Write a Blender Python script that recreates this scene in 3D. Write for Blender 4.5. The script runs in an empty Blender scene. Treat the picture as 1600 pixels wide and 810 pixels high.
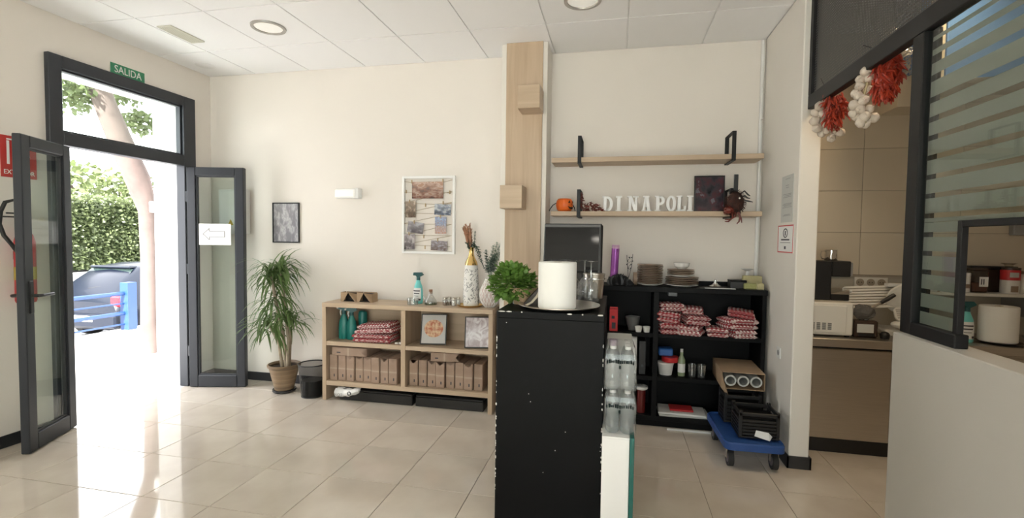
import bpy, math, random
from mathutils import Vector, Matrix, Euler
random.seed(7)
PI = math.pi
scn = bpy.context.scene
col = scn.collection

# ------------------------------------------------------------------ camera
F_PX, PITCH, ROLL, YAW, EYE = 756.04, .04246, .0125, -.2092, 1.49
_cy, _sy, _cp, _sp = math.cos(YAW), math.sin(YAW), math.cos(PITCH), math.sin(PITCH)
FW = Vector((_sy*_cp, _cy*_cp, -_sp)); _rt = Vector((_cy, -_sy, 0)); _up = _rt.cross(FW)
RT = math.cos(ROLL)*_rt + math.sin(ROLL)*_up
UP = -math.sin(ROLL)*_rt + math.cos(ROLL)*_up
KLAMP = 12
EYEP = Vector((0, 0, EYE))
cam = bpy.data.cameras.new('camera'); camo = bpy.data.objects.new('camera', cam); col.objects.link(camo)
m = Matrix((( RT.x, UP.x, -FW.x, 0), (RT.y, UP.y, -FW.y, 0), (RT.z, UP.z, -FW.z, EYE), (0, 0, 0, 1)))
camo.matrix_world = m
cam.sensor_width = 36; cam.lens = F_PX*36/1600; cam.clip_start = .05; cam.clip_end = 300
scn.camera = camo
def ray(x, y): return RT*((x-800)/F_PX) - UP*((y-405)/F_PX) + FW
def aX(x, y, X): d = ray(x, y); return EYEP + d*(X/d.x)          # where the sight line meets a plane
def aY(x, y, Y): d = ray(x, y); return EYEP + d*(Y/d.y)
def aZ(x, y, Z=0): d = ray(x, y); return EYEP + d*((Z-EYE)/d.z)

# ------------------------------------------------------------------ light
scn.view_settings.view_transform = 'Standard'; scn.view_settings.look = 'None'
scn.view_settings.gamma = 1; scn.view_settings.exposure = EXPOSURE = -0.05
scn.view_settings.use_curve_mapping = False
world = bpy.data.worlds.new('world'); scn.world = world; world.use_nodes = True
bg = world.node_tree.nodes['Background']
bg.inputs['Color'].default_value = (.97, .98, 1, 1); bg.inputs['Strength'].default_value = 7.5
sun = bpy.data.lights.new('sun', 'SUN'); sun.energy = 36; sun.angle = .02; sun.color = (1, .97, .94)
suno = bpy.data.objects.new('sun', sun); col.objects.link(suno)
suno.rotation_euler = Vector((.13, -.86, .48)).to_track_quat('Z', 'Y').to_euler()
def portal(loc, rot, sx, sy):
    l = bpy.data.lights.new('daylight_portal', 'AREA'); l.shape = 'RECTANGLE'; l.size = sx; l.size_y = sy
    l.cycles.is_portal = True
    o = bpy.data.objects.new('daylight_portal', l); col.objects.link(o); o.location = loc; o.rotation_euler = rot
portal((-4.45, 3.42, 1.38), (0, -PI/2, 0), 2.7, 1.05)
portal((-.7, -5.25, 1.5), (PI/2, 0, 0), 3.4, 2.5)
def area(name, loc, size, power, color, rot=(0, 0, 0), shape='DISK'):
    l = bpy.data.lights.new(name, 'AREA'); l.shape = shape; l.size = size; l.energy = power; l.color = color
    o = bpy.data.objects.new(name, l); col.objects.link(o); o.location = loc; o.rotation_euler = rot
    return o

# ------------------------------------------------------------------ materials
def _mat(name):
    m = bpy.data.materials.new(name); m.use_nodes = True
    nt = m.node_tree; return m, nt, nt.nodes['Principled BSDF']
def _coord(nt, sc=(1, 1, 1), obj=True):
    tc = nt.nodes.new('ShaderNodeTexCoord'); mp = nt.nodes.new('ShaderNodeMapping')
    mp.inputs['Scale'].default_value = sc
    nt.links.new(tc.outputs['Object' if obj else 'UV'], mp.inputs['Vector']); return mp.outputs['Vector']
def pm(name, c, rough=.5, metal=0, var=0, vs=4, bump=0, bs=60, stretch=(1, 1, 1), spec=.5, c2=None, coat=0, detail=4, emit=None, es=0):
    m, nt, b = _mat(name)
    b.inputs['Base Color'].default_value = (*c, 1); b.inputs['Roughness'].default_value = rough
    b.inputs['Metallic'].default_value = metal; b.inputs['Specular IOR Level'].default_value = spec
    b.inputs['Coat Weight'].default_value = coat
    if emit: b.inputs['Emission Color'].default_value = (*emit, 1); b.inputs['Emission Strength'].default_value = es
    if var or c2:
        v = _coord(nt, stretch); n = nt.nodes.new('ShaderNodeTexNoise')
        n.inputs['Scale'].default_value = vs; n.inputs['Detail'].default_value = detail; nt.links.new(v, n.inputs['Vector'])
        r = nt.nodes.new('ShaderNodeValToRGB'); r.color_ramp.elements[0].position = .3; r.color_ramp.elements[1].position = .7
        lo = c2 if c2 else tuple(max(0, q*(1-var)) for q in c)
        hi = c if c2 else tuple(min(1, q*(1+var)) for q in c)
        r.color_ramp.elements[0].color = (*lo, 1); r.color_ramp.elements[1].color = (*hi, 1)
        nt.links.new(n.outputs['Fac'], r.inputs['Fac']); nt.links.new(r.outputs['Color'], b.inputs['Base Color'])
    if bump:
        v = _coord(nt, stretch); n = nt.nodes.new('ShaderNodeTexNoise'); n.inputs['Scale'].default_value = bs
        nt.links.new(v, n.inputs['Vector']); bp = nt.nodes.new('ShaderNodeBump'); bp.inputs['Strength'].default_value = bump
        bp.inputs['Distance'].default_value = .01
        nt.links.new(n.outputs['Fac'], bp.inputs['Height']); nt.links.new(bp.outputs['Normal'], b.inputs['Normal'])
    return m
def glassy(name, tint=(1, 1, 1), gloss=.05, ior=1.45, body=None, amount=0):
    """thin clear sheet: transparent with a fresnel gloss, optionally some milky body"""
    m = bpy.data.materials.new(name); m.use_nodes = True; nt = m.node_tree; nt.nodes.clear()
    o = nt.nodes.new('ShaderNodeOutputMaterial'); mx = nt.nodes.new('ShaderNodeMixShader'); lw = nt.nodes.new('ShaderNodeLayerWeight'); lw.inputs['Blend'].default_value = .5
    pw = nt.nodes.new('ShaderNodeMath'); pw.operation = 'POWER'; pw.inputs[1].default_value = 5; nt.links.new(lw.outputs['Facing'], pw.inputs[0])
    fr = nt.nodes.new('ShaderNodeMath'); fr.operation = 'MULTIPLY_ADD'; f0 = ((ior-1)/(ior+1))**2; fr.inputs[1].default_value = 1-f0; fr.inputs[2].default_value = f0
    nt.links.new(pw.outputs[0], fr.inputs[0])
    t = nt.nodes.new('ShaderNodeBsdfTransparent'); t.inputs['Color'].default_value = (*tint, 1)
    g = nt.nodes.new('ShaderNodeBsdfGlossy'); g.inputs['Roughness'].default_value = gloss
    nt.links.new(fr.outputs[0], mx.inputs['Fac']); nt.links.new(g.outputs['BSDF'], mx.inputs[2])
    src = t
    if body:
        d = nt.nodes.new('ShaderNodeBsdfDiffuse'); d.inputs['Color'].default_value = (*body, 1)
        tr = nt.nodes.new('ShaderNodeBsdfTranslucent'); tr.inputs['Color'].default_value = (*body, 1)
        m1 = nt.nodes.new('ShaderNodeMixShader'); nt.links.new(d.outputs['BSDF'], m1.inputs[1]); nt.links.new(tr.outputs['BSDF'], m1.inputs[2])
        m2 = nt.nodes.new('ShaderNodeMixShader'); m2.inputs['Fac'].default_value = amount
        nt.links.new(t.outputs['BSDF'], m2.inputs[1]); nt.links.new(m1.outputs['Shader'], m2.inputs[2]); src = m2
    nt.links.new(src.outputs[0], mx.inputs[1]); nt.links.new(mx.outputs['Shader'], o.inputs['Surface'])
    return m
def wood(name, c, c2, axis='z', sc=1.0, rough=.45):
    """long soft grain along an axis"""
    m, nt, b = _mat(name)
    s = {'x': (.5, 9, 9), 'y': (9, .5, 9), 'z': (9, 9, .5)}[axis]
    v = _coord(nt, tuple(q*sc for q in s)); n = nt.nodes.new('ShaderNodeTexNoise')
    n.inputs['Scale'].default_value = 2.2; n.inputs['Detail'].default_value = 7; n.inputs['Distortion'].default_value = .6
    nt.links.new(v, n.inputs['Vector'])
    r = nt.nodes.new('ShaderNodeValToRGB'); r.color_ramp.elements[0].position = .3; r.color_ramp.elements[1].position = .68
    r.color_ramp.elements[0].color = (*c2, 1); r.color_ramp.elements[1].color = (*c, 1)
    nt.links.new(n.outputs['Fac'], r.inputs['Fac']); nt.links.new(r.outputs['Color'], b.inputs['Base Color'])
    b.inputs['Roughness'].default_value = rough; b.inputs['Specular IOR Level'].default_value = .35
    bp = nt.nodes.new('ShaderNodeBump'); bp.inputs['Strength'].default_value = .08; bp.inputs['Distance'].default_value = .01
    nt.links.new(n.outputs['Fac'], bp.inputs['Height']); nt.links.new(bp.outputs['Normal'], b.inputs['Normal'])
    return m
def gingham(name, red=(.27, .005, .015), white=(.80, .72, .69), period=.03):
    m, nt, b = _mat(name); tc = nt.nodes.new('ShaderNodeTexCoord'); sp = nt.nodes.new('ShaderNodeSeparateXYZ')
    nt.links.new(tc.outputs['UV'], sp.inputs['Vector'])
    hs = []
    for ax in 'XY':
        d = nt.nodes.new('ShaderNodeMath'); d.operation = 'DIVIDE'; d.inputs[1].default_value = period; nt.links.new(sp.outputs[ax], d.inputs[0])
        fr = nt.nodes.new('ShaderNodeMath'); fr.operation = 'FRACT'; nt.links.new(d.outputs[0], fr.inputs[0])
        g = nt.nodes.new('ShaderNodeMath'); g.operation = 'GREATER_THAN'; g.inputs[1].default_value = .5; nt.links.new(fr.outputs[0], g.inputs[0]); hs.append(g)
    a = nt.nodes.new('ShaderNodeMath'); a.operation = 'ADD'; nt.links.new(hs[0].outputs[0], a.inputs[0]); nt.links.new(hs[1].outputs[0], a.inputs[1])
    r = nt.nodes.new('ShaderNodeValToRGB'); r.color_ramp.interpolation = 'CONSTANT'
    e = r.color_ramp.elements; e[0].position = 0; e[0].color = (*white, 1); e[1].position = .25
    e[1].color = (*[(p*.86+q*.14) for p, q in zip(red, white)], 1); k = e.new(.75); k.color = (*red, 1)
    h = nt.nodes.new('ShaderNodeMath'); h.operation = 'MULTIPLY'; h.inputs[1].default_value = .5; nt.links.new(a.outputs[0], h.inputs[0])
    nt.links.new(h.outputs[0], r.inputs['Fac']); nt.links.new(r.outputs['Color'], b.inputs['Base Color']); b.inputs['Roughness'].default_value = .85
    return m
def printed(name, cols, scale=14, grad=None, rough=.3, seed=0, stretch=(1, 1, 1), dist=0):
    """a flat printed picture: patches of ink from stepped noise, mixed with a vertical run of colours"""
    m, nt, b = _mat(name); tc = nt.nodes.new('ShaderNodeTexCoord')
    mp = nt.nodes.new('ShaderNodeMapping'); mp.inputs['Scale'].default_value = stretch; mp.inputs['Location'].default_value = (seed*3.7, seed*1.3, seed*2.1)
    nt.links.new(tc.outputs['Generated'], mp.inputs['Vector'])
    n = nt.nodes.new('ShaderNodeTexNoise'); n.inputs['Scale'].default_value = scale; n.inputs['Detail'].default_value = 6; n.inputs['Distortion'].default_value = dist
    nt.links.new(mp.outputs['Vector'], n.inputs['Vector'])
    r = nt.nodes.new('ShaderNodeValToRGB'); el = r.color_ramp.elements
    for i, c in enumerate(cols):
        e = el[i] if i < 2 else el.new(.5)
        e.position = .38 + .24*i/(len(cols)-1); e.color = (*c, 1)
    nt.links.new(n.outputs['Fac'], r.inputs['Fac']); out = r.outputs['Color']
    if grad:
        sp = nt.nodes.new('ShaderNodeSeparateXYZ'); nt.links.new(tc.outputs['Generated'], sp.inputs['Vector'])
        r2 = nt.nodes.new('ShaderNodeValToRGB'); el = r2.color_ramp.elements
        for i, (p, c) in enumerate(grad):
            e = el[i] if i < 2 else el.new(.5)
            e.position = p; e.color = (*c, 1)
        nt.links.new(sp.outputs['Z'], r2.inputs['Fac'])
        mx = nt.nodes.new('ShaderNodeMix'); mx.data_type = 'RGBA'; mx.inputs['Factor'].default_value = .4
        nt.links.new(out, mx.inputs['A']); nt.links.new(r2.outputs['Color'], mx.inputs['B']); out = mx.outputs['Result']
    nt.links.new(out, b.inputs['Base Color']); b.inputs['Roughness'].default_value = rough
    return m
def perforated(name, c):
    m, nt, b = _mat(name); b.inputs['Base Color'].default_value = (*c, 1); b.inputs['Roughness'].default_value = .45; b.inputs['Metallic'].default_value = .3
    tc = nt.nodes.new('ShaderNodeTexCoord'); s_ = nt.nodes.new('ShaderNodeSeparateXYZ'); cb = nt.nodes.new('ShaderNodeCombineXYZ'); nt.links.new(tc.outputs['Object'], s_.inputs[0])
    nt.links.new(s_.outputs['Y'], cb.inputs['X']); nt.links.new(s_.outputs['Z'], cb.inputs['Y']); v = cb.outputs[0]
    w = nt.nodes.new('ShaderNodeTexVoronoi'); w.voronoi_dimensions = '2D'; w.inputs['Scale'].default_value = 64; w.inputs['Randomness'].default_value = 0
    nt.links.new(v, w.inputs['Vector'])
    sp = nt.nodes.new('ShaderNodeMath'); sp.operation = 'LESS_THAN'; sp.inputs[1].default_value = .33; nt.links.new(w.outputs['Distance'], sp.inputs[0])
    t = nt.nodes.new('ShaderNodeBsdfTransparent'); mx = nt.nodes.new('ShaderNodeMixShader')
    nt.links.new(sp.outputs[0], mx.inputs['Fac']); nt.links.new(b.outputs[0], mx.inputs[1]); nt.links.new(t.outputs[0], mx.inputs[2])
    nt.links.new(mx.outputs[0], nt.nodes['Material Output'].inputs['Surface']); return m
def leafmat(name, c, c2, vs=9):
    m = pm(name, c, .5, c2=c2, vs=vs); nt = m.node_tree; b = nt.nodes['Principled BSDF']
    tr = nt.nodes.new('ShaderNodeBsdfTranslucent'); tr.inputs['Color'].default_value = (*[min(1, q*1.5) for q in c], 1)
    mx = nt.nodes.new('ShaderNodeMixShader'); mx.inputs['Fac'].default_value = .3
    nt.links.new(b.outputs[0], mx.inputs[1]); nt.links.new(tr.outputs[0], mx.inputs[2]); nt.links.new(mx.outputs[0], nt.nodes['Material Output'].inputs['Surface'])
    return m

M = dict(
 wall=pm('cream_paint', (.80, .745, .685), .75, var=.015, vs=1.5, bump=.03, bs=90),
 wallgrey=pm('off_white_paint', (.80, .76, .70), .7, var=.015, vs=1.5, bump=.03, bs=90),
 ceil=pm('ceiling_panel_white', (.91, .905, .915), .8, bump=.05, bs=160),
 grid=pm('ceiling_grid_white', (.82, .815, .82), .5),
 tile=pm('polished_cream_porcelain', (.71, .64, .555), .07, c2=(.60, .525, .445), vs=3.2, detail=8, spec=.75),
 grout=pm('grey_grout', (.40, .345, .28), .9),
 black_base=pm('black_skirting', (.022, .023, .026), .4),
 alu=pm('anthracite_aluminium', (.03, .034, .042), .38, metal=.2, spec=.5),
 dark_frame=pm('dark_steel_frame', (.012, .012, .013), .48, spec=.3),
 glass=glassy('clear_glass', (.93, .97, .95), .0, 1.5),
 thinglass=glassy('stemware_glass', (.92, .93, .93), .02, 2.4, body=(.85, .87, .87), amount=.07),
 frost=glassy('frosted_vinyl', (.8, .81, .79), .4, 1.3, body=(.45, .455, .425), amount=.8),
 oak_z=wood('light_oak_upright', (.58, .445, .32), (.475, .35, .24), 'z'),
 oak_x=wood('light_oak_lengthwise', (.58, .45, .325), (.48, .36, .25), 'x'),
 blackpaint=pm('black_satin_paint', (.0045, .0045, .0048), .5, var=.2, vs=3, spec=.12),
 blackmelamine=pm('black_melamine', (.005, .005, .0055), .5, spec=.14),
 chip=pm('bare_chipped_board', (.75, .72, .68), .8),
 steel=pm('brushed_steel', (.56, .52, .46), .32, metal=1, var=.06, vs=8, stretch=(.4, 20, 20)),
 chrome=pm('polished_chrome', (.8, .8, .8), .1, metal=1),
 gold=pm('polished_gold', (.72, .50, .20), .2, metal=1),
 white=pm('white_plastic', (.82, .81, .79), .4),
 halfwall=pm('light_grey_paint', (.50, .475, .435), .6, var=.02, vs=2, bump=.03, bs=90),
 whitepaint=pm('white_lacquer', (.88, .87, .855), .35),
 paper=pm('white_paper', (.86, .85, .83), .9, bump=.04, bs=200),
 tissue=pm('soft_tissue_paper', (.88, .87, .83), .95, bump=.06, bs=240),
 black=pm('black_plastic', (.012, .012, .013), .4),
 blackgloss=pm('black_glass_screen', (.004, .004, .005), .06, spec=.25),
 kraft=pm('brown_kraft_paper', (.43, .31, .235), .8, c2=(.34, .235, .175), vs=9, bump=.15, bs=30),
 tape=pm('clear_brown_tape', (.50, .39, .30), .25),
 card=pm('corrugated_cardboard', (.42, .29, .18), .85, var=.06, vs=12),
 gingham=gingham('red_gingham_cloth'),
 teal=pm('dark_teal_plastic', (.012, .20, .175), .35),
 aqua=pm('aqua_plastic', (.16, .60, .58), .3),
 navy=pm('dark_green_trigger', (.012, .09, .095), .35),
 cork=pm('cork', (.30, .15, .09), .9, var=.2, vs=60),
 green=leafmat('leaf_green', (.13, .20, .065), (.05, .095, .025)),
 basil=leafmat('basil_green', (.19, .33, .07), (.07, .17, .025), 25),
 euc=leafmat('eucalyptus_green', (.33, .40, .33), (.19, .25, .20), 14),
 eucdark=leafmat('dark_eucalyptus', (.09, .14, .105), (.05, .085, .06), 14),
 pampas=pm('dried_pampas', (.34, .17, .10), .95, var=.25, vs=30),
 bark=pm('stem_bark', (.33, .27, .2), .9, var=.2, vs=20, bump=.3, bs=40),
 terra=pm('striped_brown_pot', (.34, .235, .14), .5, c2=(.13, .085, .05), vs=3, stretch=(.3, .3, 9), detail=2),
 soil=pm('dark_soil', (.04, .028, .02), .95, bump=.5, bs=40),
 pink=pm('pale_pink_ceramic', (.62, .50, .47), .55, var=.1, vs=12),
 vasewhite=pm('white_ceramic', (.84, .82, .79), .5),
 vasecut=pm('grey_incised_leaves', (.27, .27, .27), .7),
 orange=pm('orange_plastic', (.85, .16, .02), .35),
 chili=pm('dried_red_chili', (.50, .06, .025), .32, c2=(.22, .018, .012), vs=40),
 chilidark=pm('dark_dried_chili', (.21, .03, .018), .4, c2=(.10, .02, .012), vs=40),
 garlic=pm('garlic_skin', (.72, .65, .55), .55, c2=(.50, .40, .33), vs=22),
 garlicroot=pm('garlic_root', (.26, .2, .14), .9),
 straw=pm('dry_straw', (.50, .42, .25), .9),
 purple=pm('violet_foil', (.36, .085, .42), .25, metal=.2),
 lilac=pm('lilac_cap', (.68, .42, .62), .4),
 plate=pm('brown_stoneware', (.29, .205, .145), .5, var=.12, vs=10),
 ceramic=pm('white_china', (.82, .80, .76), .25),
 red=pm('red_print', (.60, .03, .035), .4),
 blue=pm('blue_plastic', (.03, .14, .45), .4),
 dollyblue=pm('dolly_blue', (.022, .075, .27), .45, var=.1, vs=10),
 sponge=pm('yellow_sponge', (.48, .43, .24), .95, bump=.5, bs=120),
 spongegreen=pm('green_scourer', (.36, .36, .15), .95, bump=.5, bs=120),
 railblue=pm('blue_railing_paint', (.011, .042, .14), .4),
 pave=pm('pale_pavement', (.72, .70, .68), .9, var=.05, vs=2),
 asphalt=pm('grey_asphalt', (.30, .30, .31), .9, var=.1, vs=6),
 stucco=pm('white_facade_render', (.84, .83, .80), .9, bump=.1, bs=60),
 carpaint=pm('dark_blue_car_paint', (.007, .010, .018), .3, spec=.3, coat=.1),
 carglass=pm('tinted_car_glass', (.02, .032, .03), .1, spec=.4),
 tyre=pm('tyre_rubber', (.02, .02, .02), .8),
 taillight=pm('red_tail_light', (.3, .01, .02), .2),
 treebark=pm('pale_plane_bark', (.11, .08, .07), .9, c2=(.07, .052, .046), vs=4),
 hedge=leafmat('hedge_leaf', (.13, .16, .07), (.05, .07, .028), 5),
 treeleaf=leafmat('tree_leaf', (.13, .16, .065), (.055, .08, .026), 4),
 signgreen=pm('exit_sign_green', (.03, .23, .11), .4),
 signred=pm('extinguisher_sign_red', (.50, .035, .03), .4),
 extred=pm('extinguisher_red', (.45, .02, .02), .3),
 rubber=pm('black_rubber', (.02, .02, .02), .6),
 grey=pm('mid_grey_plastic', (.3, .3, .3), .5),
 sheet=pm('pale_print_sheet', (.58, .58, .55), .5),
 ink=pm('dark_ink', (.05, .05, .06), .6),
 inkgrey=pm('grey_ink', (.36, .36, .36), .6),
 ktile=pm('beige_wall_tile', (.66, .58, .46), .3, var=.03, vs=2),
 kgrout=pm('beige_grout', (.40, .34, .26), .9),
 ksplash=pm('greige_splashback', (.52, .48, .40), .4),
 enamel=pm('white_enamel', (.80, .77, .70), .3),
 mesh=perforated('perforated_dark_sheet', (.10, .098, .095)),
 foil=pm('crinkled_aluminium_foil', (.7, .7, .68), .25, metal=1, bump=1, bs=30),
 film=pm('blue_film_on_steel', (.10, .20, .42), .35, metal=.2),
 jarglass=glassy('jar_glass', (.85, .83, .8), .02, 1.5),
 dish=pm('dark_brown_sauce', (.10, .035, .018), .5),
 smoke=pm('smoked_plastic', (.055, .035, .028), .25),
 bottle=glassy('clear_pet_bottle', (.80, .84, .84), .06, 2.0, body=(.42, .46, .46), amount=.28),
 wrapfilm=glassy('shrink_wrap_film', (.95, .96, .96), .12, 1.6, body=(.6, .63, .63), amount=.10),
 binmesh=glassy('bin_wire_mesh', (.72, .72, .72), .3, 1.2, body=(.04, .04, .04), amount=.28),
 rope=pm('hemp_twine', (.40, .31, .20), .9),
 peg=pm('wooden_peg', (.50, .36, .2), .8),
 lampface=pm('lamp_diffuser', (.85, .84, .80), .5, emit=(1, .95, .86), es=.25),
 glarelamp=pm('added_glare_lamp', (.85, .84, .80), .5, emit=(1, .93, .82), es=30),
 lampring=pm('satin_grey_ring', (.42, .40, .38), .35, metal=.6),
 teawhite=pm('teal_glass_edge', (.01, .12, .10), .15),
)

# ------------------------------------------------------------------ mesh building
class MB:
    def __init__(s): s.v = []; s.f = []; s.mi = []; s.uv = None; s.cur = 0; s.X = None
    def add(s, vs, fs):
        n = len(s.v)
        s.v += [tuple(s.X @ Vector(q)) if s.X else tuple(q) for q in vs]
        s.f += [tuple(i+n for i in q) for q in fs]; s.mi += [s.cur]*len(fs); return s
    def box(s, x0, x1, y0, y1, z0, z1, b=0):
        if x0 > x1: x0, x1 = x1, x0
        if y0 > y1: y0, y1 = y1, y0
        if z0 > z1: z0, z1 = z1, z0
        if b <= 0:
            return s.add([(x0,y0,z0),(x1,y0,z0),(x1,y1,z0),(x0,y1,z0),(x0,y0,z1),(x1,y0,z1),(x1,y1,z1),(x0,y1,z1)],
                  [(0,3,2,1),(4,5,6,7),(0,1,5,4),(1,2,6,5),(2,3,7,6),(3,0,4,7)])
        b = min(b, (x1-x0)*.49, (y1-y0)*.49, (z1-z0)*.49)
        vs = []; ix = {}
        for i, (X, sx) in enumerate(((x0, 1), (x1, -1))):
            for j, (Y, sy) in enumerate(((y0, 1), (y1, -1))):
                for k, (Z, sz) in enumerate(((z0, 1), (z1, -1))):
                    for a in range(3):
                        p = [X+sx*b, Y+sy*b, Z+sz*b]; p[a] = (X, Y, Z)[a]; ix[i,j,k,a] = len(vs); vs.append(tuple(p))
        fs = []
        for a in range(3):
            o = [q for q in range(3) if q != a]
            for e in (0, 1):
                ring = []
                for (u, w) in ((0,0),(1,0),(1,1),(0,1)):
                    c = [0,0,0]; c[a] = e; c[o[0]] = u; c[o[1]] = w; ring.append(ix[c[0],c[1],c[2],a])
                fs.append(ring)
            for (u, w) in ((0,0),(1,0),(0,1),(1,1)):                 # bevel along axis a
                c0 = [0,0,0]; c1 = [0,0,0]; c0[a] = 0; c1[a] = 1; c0[o[0]] = c1[o[0]] = u; c0[o[1]] = c1[o[1]] = w
                fs.append([ix[(*c0, o[0])], ix[(*c1, o[0])], ix[(*c1, o[1])], ix[(*c0, o[1])]])
        for i in (0,1):
            for j in (0,1):
                for k in (0,1): fs.append([ix[i,j,k,0], ix[i,j,k,1], ix[i,j,k,2]])
        c = Vector(((x0+x1)/2, (y0+y1)/2, (z0+z1)/2)); out = []
        for q in fs:
            a_, b_, c_ = (Vector(vs[t]) for t in q[:3]); mid = sum((Vector(vs[t]) for t in q), Vector())/len(q)
            out.append(tuple(q) if (b_-a_).cross(c_-a_).dot(mid-c) > 0 else tuple(reversed(q)))
        return s.add(vs, out)
    def cbox(s, cx, cy, cz, sx, sy, sz, b=0): return s.box(cx-sx/2, cx+sx/2, cy-sy/2, cy+sy/2, cz-sz/2, cz+sz/2, b)
    def tube(s, pts, r, n=8, cap=True):
        pts = [Vector(p) for p in pts]; rs = r if isinstance(r, (list, tuple)) else [r]*len(pts)
        vs = []; fs = []; prev = None
        for i, p in enumerate(pts):
            d = (pts[min(i+1, len(pts)-1)]-pts[max(i-1, 0)])
            d = d.normalized() if d.length > 1e-9 else Vector((0,0,1))
            if prev is None: u = d.orthogonal().normalized()
            else: u = (prev-d*prev.dot(d)); u = u.normalized() if u.length > 1e-6 else d.orthogonal().normalized()
            prev = u; w = d.cross(u)
            for k in range(n):
                a = 2*PI*k/n; vs.append(p+(u*math.cos(a)+w*math.sin(a))*rs[i])
        for i in range(len(pts)-1):
            for k in range(n): fs.append((i*n+k, i*n+(k+1)%n, (i+1)*n+(k+1)%n, (i+1)*n+k))
        if cap: fs.append(tuple(reversed(range(n)))); fs.append(tuple((len(pts)-1)*n+k for k in range(n)))
        return s.add(vs, fs)
    def cyl(s, p0, p1, r0, r1=None, n=20): return s.tube([p0, p1], [r0, r0 if r1 is None else r1], n)
    def lathe(s, prof, n=24, c=(0,0,0), sx=1, sy=1, a0=0, a1=2*PI):
        vs = []; fs = []; full = abs(a1-a0-2*PI) < 1e-6; m_ = n if full else n+1
        for (r, z) in prof:
            for k in range(m_):
                a = a0+(a1-a0)*k/n; vs.append((c[0]+r*sx*math.cos(a), c[1]+r*sy*math.sin(a), c[2]+z))
        for i in range(len(prof)-1):
            for k in range(n):
                k2 = (k+1) % m_; fs.append((i*m_+k, i*m_+k2, (i+1)*m_+k2, (i+1)*m_+k))
        return s.add(vs, fs)
    def ball(s, c, r, nu=12, nv=8):
        if not isinstance(r, (list, tuple)): r = (r, r, r)
        return s.add(*_ball(c, r, nu, nv))
    def extr(s, poly, d0, d1, ax='y'):
        """extrude a 2d outline: ax='y' outline in (x,z); 'x' in (y,z); 'z' in (x,y)"""
        g = {'y': lambda a, b, d: (a, d, b), 'x': lambda a, b, d: (d, a, b), 'z': lambda a, b, d: (a, b, d)}[ax]
        n = len(poly); vs = [g(a, b, d0) for a, b in poly]+[g(a, b, d1) for a, b in poly]
        fs = [tuple(range(n)), tuple(reversed(range(n, 2*n)))]+[(i, i+n, (i+1) % n+n, (i+1) % n) for i in range(n)]
        if ax == 'x' or ax == 'z': fs = [tuple(reversed(q)) for q in fs]
        if d0 > d1: fs = [tuple(reversed(q)) for q in fs]
        return s.add(vs, fs)
    def arc(s, cx, cz, ro, ri, a0, a1, y0, y1, n=14):
        """flat curved band in the xz plane with thickness; ro, ri are (rx, rz)"""
        vs = []; fs = []; full = abs(a1-a0-2*PI) < 1e-6
        for k in range(n+1):
            a = a0+(a1-a0)*k/n
            for (r, y) in ((ro, y0), (ri, y0), (ri, y1), (ro, y1)): vs.append((cx+r[0]*math.cos(a), y, cz+r[1]*math.sin(a)))
        for k in range(n):
            for j in range(4): fs.append((k*4+j, k*4+(j+1) % 4, (k+1)*4+(j+1) % 4, (k+1)*4+j))
        if not full: fs += [(3, 2, 1, 0), tuple(n*4+j for j in range(4))]
        return s.add(vs, fs)
    def leaf(s, base, d, side, L, w, droop=0, nseg=3, fold=.0):
        """a tapering blade: rows of two vertices bending down"""
        d = Vector(d).normalized(); side = Vector(side).normalized(); p = Vector(base); vs = []; fs = []
        for i in range(nseg+1):
            t = i/nseg; ww = w*(math.sin(PI*min(.98, .12+.86*t)) if nseg > 1 else 1)
            vs += [p+side*ww*.5, p-side*ww*.5]
            p = p+d*(L/nseg); d = (d+Vector((0, 0, -droop/nseg))).normalized()
        for i in range(nseg): fs.append((2*i, 2*i+1, 2*i+3, 2*i+2))
        return s.add(vs, fs)
    def build(s, name, mat, parent=None, smooth=35, loc=None, rot=None, kind=None):
        me = bpy.data.meshes.new(name); me.from_pydata([tuple(q) for q in s.v], [], s.f)
        mats = mat if isinstance(mat, (list, tuple)) else [mat]
        for q in mats: me.materials.append(M[q] if isinstance(q, str) else q)
        if len(mats) > 1: me.polygons.foreach_set('material_index', s.mi)
        if s.uv:
            ul = me.uv_layers.new(name='uv'); ul.data.foreach_set('uv', [c for lp in me.loops for c in s.uv[lp.vertex_index]])
        me.update()
        if smooth:
            me.polygons.foreach_set('use_smooth', [True]*len(me.polygons)); me.set_sharp_from_angle(angle=math.radians(smooth))
        o = bpy.data.objects.new(name, me); col.objects.link(o); o.parent = parent
        if loc is not None: o.location = loc
        if rot is not None: o.rotation_euler = rot
        if kind: o['kind'] = kind
        return o
def _ball(c, r, nu, nv):
    vs = [(c[0], c[1], c[2]-r[2])]
    for j in range(1, nv):
        t = -PI/2+PI*j/nv
        for k in range(nu):
            a = 2*PI*k/nu; vs.append((c[0]+r[0]*math.cos(t)*math.cos(a), c[1]+r[1]*math.cos(t)*math.sin(a), c[2]+r[2]*math.sin(t)))
    vs.append((c[0], c[1], c[2]+r[2])); fs = []
    for k in range(nu): fs.append((0, 1+(k+1) % nu, 1+k))
    for j in range(nv-2):
        for k in range(nu): fs.append((1+j*nu+k, 1+j*nu+(k+1) % nu, 1+(j+1)*nu+(k+1) % nu, 1+(j+1)*nu+k))
    e = 1+(nv-2)*nu
    for k in range(nu): fs.append((e+k, e+(k+1) % nu, e+nu))
    return vs, fs
def tag(o, label, cat, group=None):
    o['label'] = label; o['category'] = cat
    if group: o['group'] = group
    return o
def thing(name, label, cat, loc, rz=0, group=None, rot=None):
    o = bpy.data.objects.new(name, None); o.empty_display_size = .05; col.objects.link(o)
    o.location = loc; o.rotation_euler = rot if rot else (0, 0, rz)
    return tag(o, label, cat, group)
def struct(o): o['kind'] = 'structure'; return o
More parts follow.
